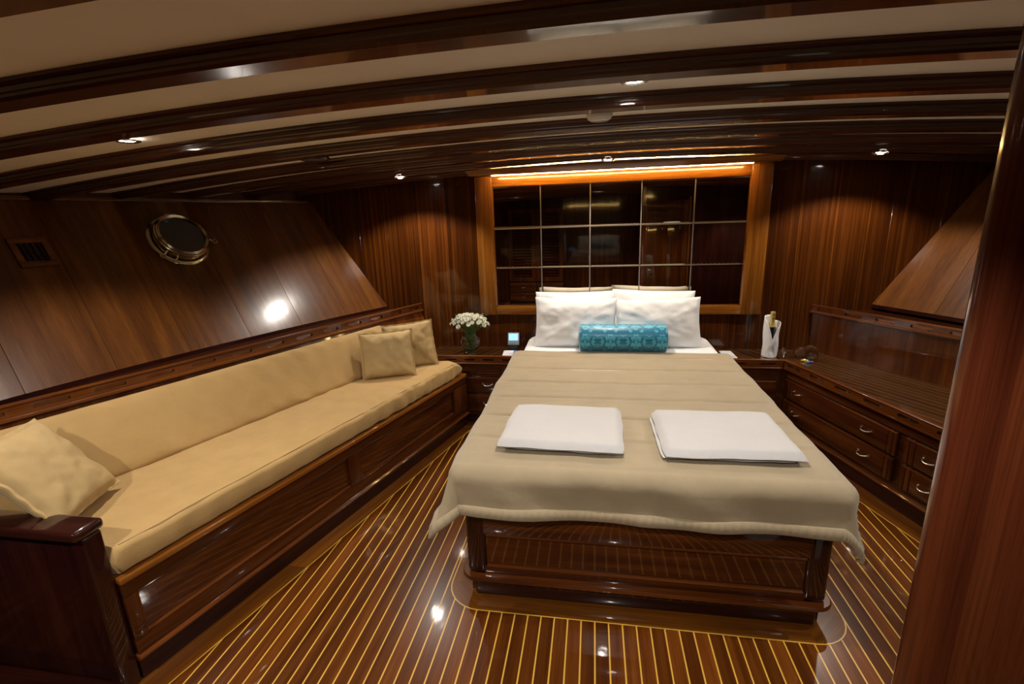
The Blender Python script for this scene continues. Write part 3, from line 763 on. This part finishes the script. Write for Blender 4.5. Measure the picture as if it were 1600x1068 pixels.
planked_top(ch, [(p.x, p.y) for p in (cp(.0, .018, 0), cp(CL, .018, 0), poly[2], poly[3], poly[4])], ZN, dSR, .050, mat=W['ctop'])
for (a, b, hs) in ((.012, .905, (.15, .72)), (.955, 1.85, (1.095, 1.7))):
    drawer(ch, C0, cd, cn, a, b, .290, .425, 0, hs)
    drawer(ch, C0, cd, cn, a, b, .145, .277, 0, hs)
# board between counter and shelf
bb_ = MB().prism([(bkR(yE), yE, ZN-.02), (bkR(YW-.004), YW-.004, ZN-.02), (bkR(YW-.004), YW-.004, .812), (bkR(yE), yE, .812)], (.016, 0, 0))
o = obj('back_board', bb_, W['rail'], ch, F=FZ)

# ------------------------------------------------------------------ MIRROR
mir = thing('wall_mirror', (.16, YW, .80), 'smoked tiled mirror in a golden wood frame with lit cornice above the bed', 'mirror')
MX0, MX1, MZ0, MZ1 = -.773, 1.097, .866, 1.794
def mirrormat():
    m, N, L, b = nt('smoked_mirror'); b.inputs['Base Color'].default_value = (.66, .62, .52, 1); b.inputs['Metallic'].default_value = 1; b.inputs['Roughness'].default_value = .012
    t = N.new('ShaderNodeTexNoise'); t.inputs['Scale'].default_value = 2.5; a = N.new('ShaderNodeAttribute'); a.attribute_name = 'gc'; L.new(a.outputs['Vector'], t.inputs[0])
    bp = N.new('ShaderNodeBump'); bp.inputs['Strength'].default_value = .02; bp.inputs['Distance'].default_value = .002; L.new(t.outputs[0], bp.inputs['Height']); L.new(bp.outputs[0], b.inputs['Normal'])
    return m
MIR = mirrormat()
obj('backing', MB().bb((MX0-.02, YW-.006, MZ0-.02), (MX1+.02, YW-.001, MZ1+.02)), BLACK, mir)
for i in range(5):
    for j in range(3):
        a = MX0+.374*i; c = MZ0+.3093*j; g = .0012; bv = .009
        mb = MB(); y = YW-.006; yf = YW-.012; ym = YW-.0105
        A = [(a+g, c+g), (a+.374-g, c+g), (a+.374-g, c+.3093-g), (a+g, c+.3093-g)]
        Bv = [(a+g+bv, c+g+bv), (a+.374-g-bv, c+g+bv), (a+.374-g-bv, c+.3093-g-bv), (a+g+bv, c+.3093-g-bv)]
        mb.grid([[V((x, y, z)) for x, z in A], [V((x, ym, z)) for x, z in A], [V((x, yf, z)) for x, z in Bv]], closeu=True); mb.cap([8, 9, 10, 11]); mb.cap([3, 2, 1, 0])
        obj('mirror_tile', mb, MIR, mir, smooth=0)
FD = .034
obj('frame_stile', MB().bb((MX0-.132, YW-FD, .800), (MX0+.003, YW-.001, 1.872)), W['frame'], mir, F=FZ, bevel=.006)
obj('frame_stile', MB().bb((MX1-.003, YW-FD, .800), (MX1+.138, YW-.001, 1.872)), W['frame'], mir, F=FZ, bevel=.006)
obj('bottom_rail', MB().bb((MX0+.003, YW-FD+.004, .802), (MX1-.003, YW-.001, MZ0)), W['frame'], mir, F=FX, bevel=.004)
obj('top_rail', MB().bb((MX0+.003, YW-FD+.004, MZ1), (MX1-.003, YW-.001, 1.872)), W['frame'], mir, F=FX, bevel=.003)
pr = [(YW-.001, 1.872), (YW-.105, 1.872), (YW-.108, 1.880), (YW-.118, 1.890), (YW-.130, 1.906), (YW-.130, 1.914), (YW-.001, 1.914)]
mb = MB(); rows = []
for x, e in ((MX0-.150, .0), (MX1+.155, 0)):
    rows.append([V((x + (-1 if x < 0 else 1)*(.022 if z > 1.895 else (.010 if z > 1.876 else 0)), y, z)) for y, z in pr])
mb.grid(rows, closeu=True); mb.cap(range(6, -1, -1)); mb.cap(range(7, 14))
co = obj('cornice', mb, W['frame'], mir, F=FX, smooth=20)
JT = plain('satin_bevel_glint', (.30, .25, .22), .35, .6)  # added grey strips stand in for reflections in the tile bevels
for i in range(1, 5): obj('bevel_glint_strip', MB().bb((MX0+.374*i-.004, YW-.0125, MZ0), (MX0+.374*i+.004, YW-.0095, MZ1)), JT, mir)
for j in range(1, 3): obj('bevel_glint_strip', MB().bb((MX0, YW-.0122, MZ0+.3093*j-.003), (MX1, YW-.0093, MZ0+.3093*j+.003)), JT, mir)
st = obj('led_strip', MB().bb((MX0+.02, YW-.100, 1.868), (MX1-.02, YW-.096, 1.8718)), LED, mir); st['label'] = 'glowing warm light strip'

# ------------------------------------------------------------------ ceiling fittings
def downlight(x, y, label, lit=True):
    z = zc(x) - .0015 - .045*abs(.0366*(x-XC)) - (.043 if y > 3 else 0); t = thing('ceiling_downlight', (x, y, z), label, 'ceiling light', 'downlights in the deckhead')
    obj('bezel', MB().lathe([(.024, -.0015), (.036, -.006), (.042, -.004), (.044, 0)], (x, y, z), 28), CHROME, t, smooth=60)
    obj('lens', MB().lathe([(0, -.002), (.026, -.002), (.026, 0)], (x, y, z), 24), LENS, t)
    ld = bpy.data.lights.new('downlight_lamp', 'SPOT'); ld.energy = SPOT_W*(1.05 if y > 3 else 1.12 if y > 1 else 1.7); ld.color = LAMP_COL; ld.spot_size = math.radians(128); ld.spot_blend = .35; ld.shadow_soft_size = .022
    lo = bpy.data.objects.new('downlight_lamp', ld); COL.objects.link(lo); lo.parent = t; lo.location = (0, 0, -.012)
    return t
DL = [(-1.345, 3.416, 'downlight over the settee end near the back bulkhead'), (.09, 3.416, 'downlight over the bed head in front of the mirror cornice'), (1.70, 3.416, 'downlight over the drawer chest near the back bulkhead'),
      (-1.70, 1.66, 'bright downlight in the pale panel above the middle of the settee'), (.12, 1.66, 'bright downlight in the pale panel above the bed foot'), (1.86, 1.64, 'downlight above the right hull hidden by the bulkhead edge'),
      (-1.55, .14, 'downlight above the near end of the settee'), (.10, .14, 'downlight above the doorway')]
for a in DL: downlight(*a)
x, y = .02, 2.12; z = zc(x)
t = thing('smoke_detector', (x, y, z), 'round white smoke detector on the deckhead above the bed', 'smoke detector')
obj('body', MB().lathe([(0, -.024), (.030, -.025), (.046, -.022), (.052, -.012), (.053, 0)], (x, y, z), 32), PLASTIC, t, smooth=50)
obj('cover_ring', MB().lathe([(.034, -.0265), (.036, -.028), (.038, -.0262)], (x, y, z), 28), PLASTIC, t)
x, y = -1.46, 2.52; z = zc(x)
t = thing('ceiling_speaker', (x, y, z), 'flat round dark fitting on the deckhead above the settee', 'ceiling fitting')
obj('rim', MB().lathe([(.062, -.010), (.070, -.012), (.076, -.006), (.077, 0)], (x, y, z), 32), W['dark'], t)
obj('disc', MB().lathe([(0, -.009), (.064, -.009), (.064, 0)], (x, y, z), 32), plain('grey_disc', (.12, .10, .09), .5), t)

# ------------------------------------------------------------------ vent and porthole in the left lining
def hull_frame(y, t):
    p = hull_pt(-1, y, t); up = V((-LEAN, 0, 1)).normalized(); al = (hull_pt(-1, y+.05, t)-hull_pt(-1, y-.05, t)).normalized(); n = al.cross(up).normalized()
    if n.x < 0: n = -n
    up = n.cross(al).normalized()
    if up.z < 0: up = -up
    return p, al, up, n
p, al, up, n = hull_frame(2.055, .596)
vt = thing('air_vent', p, 'square wooden air vent in the left hull lining beside the porthole', 'air vent')
HF = (al, up, n)
for (a, b, w_, h_) in ((0, .0695, .155, .031), (0, -.0695, .155, .031), (-.064, 0, .027, .108), (.064, 0, .027, .108)):
    obj('frame_bar', MB().box(p + al*a + up*b + n*.006, (w_, h_, .014), HF), W['strip2'], vt, F=HF, bevel=.002)
obj('dark_recess', MB().box(p + n*.0012, (.105, .11, .0016), HF), BLACK, vt)
for k in range(4): obj('slat', MB().box(p + al*(-.036+.024*k) + n*.006, (.0025, .108, .012), (al, up, n)), W['rail'], vt)
for k in range(3): obj('back_slat', MB().box(p + up*(-.03+.03*k) + n*.003, (.1, .004, .003), (al, up, n)), W['dark'], vt)
p, al, up, n = hull_frame(2.745, .615)
po = thing('window_1', p, 'round bronze-rimmed porthole with dark glass in the left hull lining', 'porthole', kind='structure')
PF = (al, up, n)
obj('wall_flange', MB().lathe([(.150, 0), (.150, .008), (.160, .016), (.172, .013), (.178, .005), (.178, 0)], p, 56, PF), BRASS, po, smooth=40)
obj('rim_wall', MB().lathe([(.146, 0), (.144, .044), (.136, .050), (.128, .048), (.126, .0)], p, 56, PF), BRASS, po, smooth=40)
obj('glass_ring', MB().lathe([(.152, .052), (.155, .058), (.154, .066), (.148, .070), (.146, .078), (.139, .083), (.134, .078), (.130, .081), (.126, .077), (.125, .054), (.152, .052)], p, 56, PF), BRASS, po, smooth=40)
obj('pane', MB().lathe([(0, .070), (.127, .070), (.127, .060), (0, .060)], p, 56, PF), plain('night_glass', (.006, .008, .014), .04, coat=1), po)
q = p + up*.10 - al*.055 + n*.0712
obj('sticker', MB().box(q, (.022, .014, .0006), PF), plain('blue_sticker', (.03, .22, .55), .5), po)
for ang in (-122, -143, -12):
    a = math.radians(ang); rd = al*math.cos(a) + up*math.sin(a); tg = -al*math.sin(a) + up*math.cos(a)
    c = p + rd*.165 + n*.045
    mb = MB().tube([p + rd*.150 + n*.055, p + rd*.168 + n*.052, p + rd*.182 + n*.045], .006, 8, up=tg)
    dg = obj('dog_bolt', mb, BRASS, po, smooth=60)
    obj('eye_ring', MB().tube([p + rd*.196 + n*.043 + (rd*math.cos(b) + tg*math.sin(b))*.014 for b in [2*PI*i/16 for i in range(16)]], .003, 6, True, n), BRASS, dg, smooth=60)
obj('hinge', MB().tube([p + up*.160 - al*.035 + n*.045, p + up*.160 + al*.035 + n*.045], .011, 10), BRASS, po, smooth=60)

# ------------------------------------------------------------------ scatter cushions on the settee
T_ = V((-2.075, 1.372, .862)); Rr_ = V((-1.872, 1.443, .590)); e1 = (Rr_-T_).normalized(); n_c = V((.60, .33, .72)); n_c = (n_c - e1*n_c.dot(e1)).normalized(); e2 = n_c.cross(e1)
if e2.y > 0: e2 = -e2
cc_ = T_ + e1*.172 + e2*.165 
scatter(cc_, n_c, -e2, .365, .36, .12, 0, 3, 'tan scatter cushion lying against the near end of the settee')
scatter((-1.365, 2.965, .690), (.34, -.90, .30), (0, 0, 1), .345, .315, .13, -.03, 8, 'tan scatter cushion in front of the pair at the far end of the settee')
scatter((-1.295, 3.205, .692), (.46, -.86, .26), (0, 0, 1), .35, .33, .11, -.05, 13, 'tan scatter cushion half hidden behind its twin at the far end of the settee')

# ------------------------------------------------------------------ vase of flowers
vx, vy = -.955, 3.615
prof = [(0, .003), (.032, .002), (.040, .0), (.042, .006), (.034, .016), (.052, .035), (.076, .068), (.084, .100), (.076, .130), (.058, .152), (.050, .163), (.054, .172), (.052, .172), (.047, .163), (.055, .150), (.072, .128), (.080, .100), (.072, .070), (.049, .040), (.030, .026), (0, .024)]
vase = thing('glass_vase', (vx, vy, ZN), 'round clear glass vase with water on the left bedside chest', 'vase')
obj('bowl', MB().lathe(prof, (vx, vy, ZN), 40), glassmat('vase_glass', (.97, 1, .98)), vase, smooth=60)
obj('water', MB().lathe([(0, .0255), (.030, .027), (.048, .041), (.0708, .071), (.0788, .100), (.0712, .127), (0, .127)], (vx, vy, ZN), 40), glassmat('water', (.90, .97, .90), ior=1.33), vase, smooth=60)
STEM = plain('green_stem', (.08, .22, .05), .5); LEAF = plain('dark_green_leaf', (.07, .19, .045), .5)
PETAL = plain('white_petal', (.82, .82, .70), .6); EYE = plain('pale_green_centre', (.50, .55, .20), .6)
bq = thing('flower_bouquet', (vx, vy, ZN+.03), 'bunch of small white chrysanthemums standing in the glass vase', 'flowers')
def flower_mesh():
    mb = MB()
    for ring, (n, r0, r1, h, lift) in enumerate(((11, .004, .0205, .0, .002), (9, .003, .0155, .003, .006), (6, .002, .010, .005, .008))):
        for k in range(n):
            a = 2*PI*(k+.5*ring)/n; da = PI/n*.85
            c, s = math.cos(a), math.sin(a); t = V((-s, c, 0)); r = V((c, s, 0))
            mb.add([r*r0 + V((0, 0, h)), r*(r1*.65) + t*(r1*da*.7) + V((0, 0, h+lift*.6)), r*r1 + V((0, 0, h+lift)), r*(r1*.65) - t*(r1*da*.7) + V((0, 0, h+lift*.6))], [(0, 1, 2, 3)])
    return mb
proto = None; fl_pts = []
random.seed(3)
for k in range(64):
    g = k*2.39996; q = math.sqrt((k+.5)/64); rad = .145*q
    x = vx + rad*math.cos(g)*1.05; y = vy + rad*math.sin(g)*.8; z = ZN + .215 + .095*math.sqrt(max(0, 1-q*q)) + random.uniform(-.010, .012)
    nrm = V((math.cos(g)*q*1.1, math.sin(g)*q*1.0 - .25, 1.0-.45*q)).normalized()
    fl_pts.append((V((x, y, z)), nrm))
for k, (p, nrm) in enumerate(fl_pts):
    if proto is None:
        proto = obj('flower', flower_mesh(), PETAL, bq); proto.location = (0, 0, 0)
        for v in proto.data.vertices: v.co += bq.location
        ey = obj('flower_eye', MB().lathe([(0, .009), (.0035, .0085), (.0045, .006)], (0, 0, 0), 8), EYE, proto)
        for v in ey.data.vertices: v.co += bq.location
        o = proto; e2 = ey
    else:
        o = proto.copy(); COL.objects.link(o); e2 = ey.copy(); COL.objects.link(e2); e2.parent = o
    M = place(p-V(bq.location), nrm, (0, 1, .3), random.uniform(0, 6)); s = random.uniform(.85, 1.2)
    o.matrix_basis = M @ Matrix.Scale(s, 4)
for k, (p, nrm) in enumerate(fl_pts[::2]):
    b0 = V((vx, vy, ZN+.03)) + V((random.uniform(-.03, .03), random.uniform(-.03, .03), 0)); mid = V((vx, vy, ZN+.168)) + (p-V((vx, vy, p.z)))*.25
    obj('stem', MB().tube([b0, (b0+mid)*.5 + V((0, 0, 0)), mid, p - nrm*.004], .0016, 5), STEM, bq)
for k in range(26):
    g = k*2.4; z = ZN + .06 + .15*((k % 9)/8); rr2 = .02 + .035*random.random() + (.05 if z > ZN+.18 else 0)
    if ZN+.14 < z < ZN+.18: rr2 = .015
    c = V((vx+rr2*math.cos(g), vy+rr2*math.sin(g), z)); d = V((math.cos(g), math.sin(g), .9)).normalized(); t = d.cross(V((0, 0, 1))).normalized()*.011
    if z < ZN+.14: d *= .6
    obj('leaf', MB().add([c, c+d*.018+t, c+d*.042, c+d*.018-t], [(0, 1, 2), (0, 2, 3)]), LEAF, bq)
for k in range(40):
    g = random.uniform(0, 2*PI); q = random.uniform(.7, 1.1); c = V((vx + .16*q*math.cos(g), vy+.11*q*math.sin(g), ZN+.235+.09*random.random()))
    if k < 14: obj('filler_sprig', MB().tube([V((vx, vy, ZN+.19)), (c+V((vx, vy, ZN+.24)))*.5, c], .0009, 4).lathe([(0, -.004), (.004, 0), (0, .004)], c, 6).lathe([(0, -.003), (.003, 0), (0, .003)], c+V((.008, 0, -.004)), 6), LEAF, bq)

# ------------------------------------------------------------------ clock, leaflets
ck = thing('bedside_clock', (-.63, 3.745, ZN), 'small grey bedside device with a glowing blue screen beside the pillows', 'clock')
nrm = V((.05, -.96, .28)).normalized(); KF = frame((1, .05, 0), (0, .28, .96)); up_ = V((0, .28, .96))
GREY = plain('grey_plastic', (.32, .34, .36), .4)
cc = V((-.63, 3.745, ZN+.088))
kx = V((1, 0, 0)); kz = V((0, .25, .97)).normalized(); ky = kz.cross(kx)
obj('case', MB().box(cc, (.092, .016, .100), (kx, ky, kz)), GREY, ck, bevel=.005)
obj('screen', MB().box(cc + kz*.014 - ky*.0085, (.074, .0015, .054), (kx, ky, kz)), plain('blue_screen', (.2, .4, .8), .3, emis=(.16, .36, 1.0), es=2.4), ck)
for k in range(5): obj('key', MB().box(cc - kz*.030 + kx*(-.03+.015*k) - ky*.0085, (.011, .003, .009), (kx, ky, kz)), plain('green_key', (.3, .6, .15), .5) if k == 0 else GREY, ck, bevel=.001)
obj('stand', MB().bb((-.665, 3.71, ZN+.0005), (-.595, 3.80, ZN+.036)), BLACK, ck, bevel=.004)
PAPER = plain('white_card', (.80, .80, .84), .5); GLOWBLUE = plain('blue_glow_tint', (.10, .16, .55), .5)
lf = thing('leaflet', (-.63, 3.61, ZN), 'white folded leaflet with blue glow painted on its edge lying before the glowing clock', 'leaflet')
FLf = frame((1, .1, 0))
obj('page', MB().box((-.645, 3.615, ZN+.0025), (.10, .16, .004), FLf), PAPER, lf)
obj('glow_band', MB().box((-.606, 3.619, ZN+.0050), (.018, .15, .0008), FLf), GLOWBLUE, lf)  # blue glow of the clock screen, painted onto the paper
obj('cover', MB().box((-.655, 3.625, ZN+.0062), (.070, .10, .002), frame((1, .22, 0))), PAPER, lf)
cr_ = thing('note_card', (.995, 3.66, ZN), 'plain white card on the right bedside chest beside the bed', 'card')
obj('card_sheet', MB().box((.990, 3.655, ZN+.0025), (.085, .19, .004), frame((1, 0, 0))), PAPER, cr_, bevel=.001)
obj('card_margin', MB().box((.990, 3.655, ZN+.0048), (.070, .170, .0006), frame((1, 0, 0))), plain('card_print', (.70, .70, .74), .5), cr_)

# ------------------------------------------------------------------ wine bottle in a napkin
wx, wy = 1.262, 3.625
bt = thing('sparkling_wine_bottle', (wx, wy, ZN), 'dark wine bottle with gold foil neck standing on the right bedside chest', 'bottle')
obj('glass_body', MB().lathe([(0, .004), (.036, .002), (.0395, .010), (.040, .150), (.038, .175), (.030, .205), (.021, .232), (.0165, .252), (.0150, .285), (0, .285)], (wx, wy, ZN), 32), plain('black_green_glass', (.008, .010, .012), .08, coat=1), bt, smooth=50)
GOLD = plain('gold_foil', (.75, .58, .20), .35, .7)
obj('foil', MB().lathe([(.0252, .222), (.0218, .233), (.0172, .253), (.0156, .284), (.0175, .288), (.0175, .296), (.0158, .300), (.0155, .304)], (wx, wy, ZN), 28), GOLD, bt, smooth=40)
obj('capped_top', MB().lathe([(.0155, .303), (.0172, .308), (.0175, .322), (.0150, .329), (0, .330)], (wx, wy, ZN), 24), GOLD, bt, smooth=40)
rows = []; NT = 56
for i in range(24):
    f = i/23; r_ = []
    for j in range(NT):
        a = 2*PI*j/NT; dlt = ((a - (1.5*PI-.12)) + PI) % (2*PI) - PI
        side = 1/(1+math.exp(-dlt*3))
        top = .295 - .150*math.exp(-(abs(dlt)/.55)**1.1) - .035*side
        z = top*f; R = .048 + .002*f - .002*math.cos(2*a) + .002*math.exp(-((f-1)/.25)**2)
        R += .0025*math.sin(3*a + f*9) + .003*math.exp(-((dlt + .9 - f*1.3)/.12)**2)
        r_.append(V((wx+R*math.cos(a), wy+R*math.sin(a), ZN+.001+z)))
    rows.append(r_)
o = obj('napkin', MB().grid(rows, closeu=True), LINEN, loc=(wx, wy, ZN), smooth=70); md = o.modifiers.new('thick', 'SOLIDIFY'); md.thickness = .003; md.offset = 1
tag(o, 'white cloth napkin wrapped round the wine bottle', 'napkin')
obj('folded_edge', MB().tube([V((wx+(.0545)*math.cos(a), wy+.0545*math.sin(a), ZN+.02+.13*t)) for t, a in [(k/10, 1.5*PI+.55-.75*k/10) for k in range(11)]], .0022, 6), LINEN, o)
# two wine glasses lying down
def wineglass(base, d, label):
    d = V(d).normalized(); F = frame(d); F = (F[1], F[2], F[0])
    prof = [(0, 0), (.036, .0008), (.038, .004), (.007, .008), (.0042, .016), (.0042, .070), (.008, .078), (.028, .090), (.039, .112), (.041, .138), (.035, .180), (.0325, .180), (.0382, .138), (.0362, .113), (.0255, .094), (0, .085)]
    t = thing('wine_glass', base, label, 'glass', 'wine glasses lying on the counter')
    obj('bowl', MB().lathe(prof[6:], base, 28, F), GLASS, t, smooth=60); obj('stem', MB().lathe(prof[3:7], base, 14, F), GLASS, t, smooth=60); obj('foot', MB().lathe(prof[:4], base, 28, F), GLASS, t, smooth=60)
    return t
wineglass(V((1.335, 3.575, ZN+.041)), (1, .18, 0), 'clear wine glass lying on its side next to the wrapped bottle')
wineglass(V((1.55, 3.66, ZN+.0415)), (-.35, -1, 0), 'clear wine glass lying with its foot towards the back board')
SW = [((.98, .62, .03), (1.452, 3.500), 'wrapped sweet in yellow foil inside the lying glasses'), ((.03, .25, .60), (1.462, 3.462), 'wrapped sweet in blue foil in front of the lying glasses'), ((.55, .05, .06), (1.486, 3.468), 'tiny wrapped sweet in red foil beside the blue one')]
for k, (c, (x, y), lb) in enumerate(SW):
    m = plain('sweet_foil_%d' % k, c, .3, coat=.5)
    s = thing('wrapped_sweet', (x, y, ZN), lb, 'sweet', 'wrapped sweets')
    r = .010 if k < 2 else .007; F = frame((1, .3*k-.2, 0))
    F = (F[1], F[2], F[0])
    obj('sweet', MB().lathe([(0, -r*1.3), (r*.7, -r), (r, 0), (r*.7, r), (0, r*1.3)], (x, y, ZN+r+.0005), 12, F), m, s, smooth=60)
    for e in (-1, 1): obj('twist', MB().lathe([(.001, e*r*1.2), (r*.8, e*r*2.0)], (x, y, ZN+r+.0005), 8, F), m, s)

# ------------------------------------------------------------------ bulkhead beside the camera and forward end of the cabin
pt = obj('wall_partition', MB().bb((.655, .868, 0), (3.1, .912, 1.93)), W['dark'], F=FZ)
tag(pt, 'dark polished bulkhead edge close to the viewer at the right side', 'wall', kind='structure')
# bull-nosed jamb and near face boards
pr = []
for k in range(11): a = PI/2 + PI*k/10; pr.append((.640+.030*math.cos(a), .890+.030*math.sin(a)))
pr += [(.672, .860), (.672, .920)]
obj('jamb', MB().prism([(x, y, 0) for x, y in pr], (0, 0, 1.93)), W['part'], pt, F=FZ, smooth=35)
for k in range(4):
    a = .6735+.42*k; obj('panel', MB().bb((a, .856, 0), (a+.418, .867, 1.93)), W['part'], pt, F=FZ, bevel=.001)
# door on the bed-facing side of that bulkhead
dr = thing('door_1', (.95, .92, 0), 'plain mahogany door on the bed-facing side of the right bulkhead', 'door', kind='structure')
for k in range(2): obj('leaf_panel', MB().bb((.70+.255*k, .913, .04), (.953+.255*k, .930, 1.72)), W['wall'], dr, F=FZ, bevel=.002)
for a in (.675, 1.215): obj('casing', MB().bb((a, .913, 0), (a+.022, .936, 1.76)), W['rail'], dr, F=FZ, bevel=.003)
obj('knob', MB().lathe([(.006, 0), (.006, .022), (.016, .028), (.018, .038), (.010, .046), (0, .047)], (.735, .930, .83), 20, (V((1, 0, 0)), V((0, 0, -1)), V((0, 1, 0)))), BRASS, dr, smooth=50)
wf = obj('wall_front', MB().bb((-3.3, Y0-.06, -.05), (3.3, Y0, 1.96)), W['joinery'], F=FZ); tag(wf, 'front bulkhead seen only in the mirror', 'wall', kind='structure')
for k in range(14):
    a = -3.1+.44*k; obj('board', MB().bb((a+.001, Y0, 0), (a+.439, Y0+.012, 1.93)), W['joinery'], wf, F=FZ)
wd = thing('louvred_wardrobe', (-1.0, -1.35, 0), 'louvred mahogany wardrobe reflected at the left of the mirror', 'wardrobe')
obj('carcase', MB().bb((-1.55, -1.68, 0), (-.52, -1.30, 1.88)), W['dark'], wd, F=FZ)
for k in range(2):
    a = -1.53+.50*k; d = obj('door', MB().bb((a, -1.30, .42), (a+.07, -1.278, 1.72)).bb((a+.42, -1.30, .42), (a+.49, -1.278, 1.72)).bb((a+.07, -1.30, .42), (a+.42, -1.278, .50)).bb((a+.07, -1.30, 1.64), (a+.42, -1.278, 1.72)), W['joinery'], wd, F=FZ)
    for j in range(22): obj('louvre', MB().box((a+.245, -1.289, .525+.051*j), (.35, .03, .008), (V((1, 0, 0)), V((0, .7, .7)), V((0, -.7, .7)))), W['joinery'], d, F=FX)
    hx = a+.455 if k == 0 else a+.035
    obj('door_handle', MB().tube([(hx, -1.278, 1.0), (hx, -1.255, 1.015), (hx, -1.255, 1.09), (hx, -1.278, 1.105)], .005, 8, up=(1, 0, 0)), CHROME, d)
    for j in range(2):
        e = obj('drawer', MB().bb((a, -1.30, .05+.18*j), (a+.49, -1.275, .215+.18*j)), W['joinery'], wd, F=FX, bevel=.004)
        obj('drawer_handle', handle_mesh((a+.245, -1.275, .135+.18*j), (1, 0, 0), (0, 1, 0)), CHROME, e)
wb = thing('white_bin', (1.0, 1.12, 0), 'white lidded bin before the bulkhead door, seen in the mirror', 'bin')
obj('tub', MB().lathe([(0, 0), (.085, .0), (.10, .45), (.10, .50)], (1.0, 1.12, 0), 24), PLASTIC, wb, smooth=50)
obj('lid', MB().lathe([(.104, .50), (.104, .52), (.09, .545), (0, .56)], (1.0, 1.12, 0), 24), PLASTIC, wb, smooth=50)
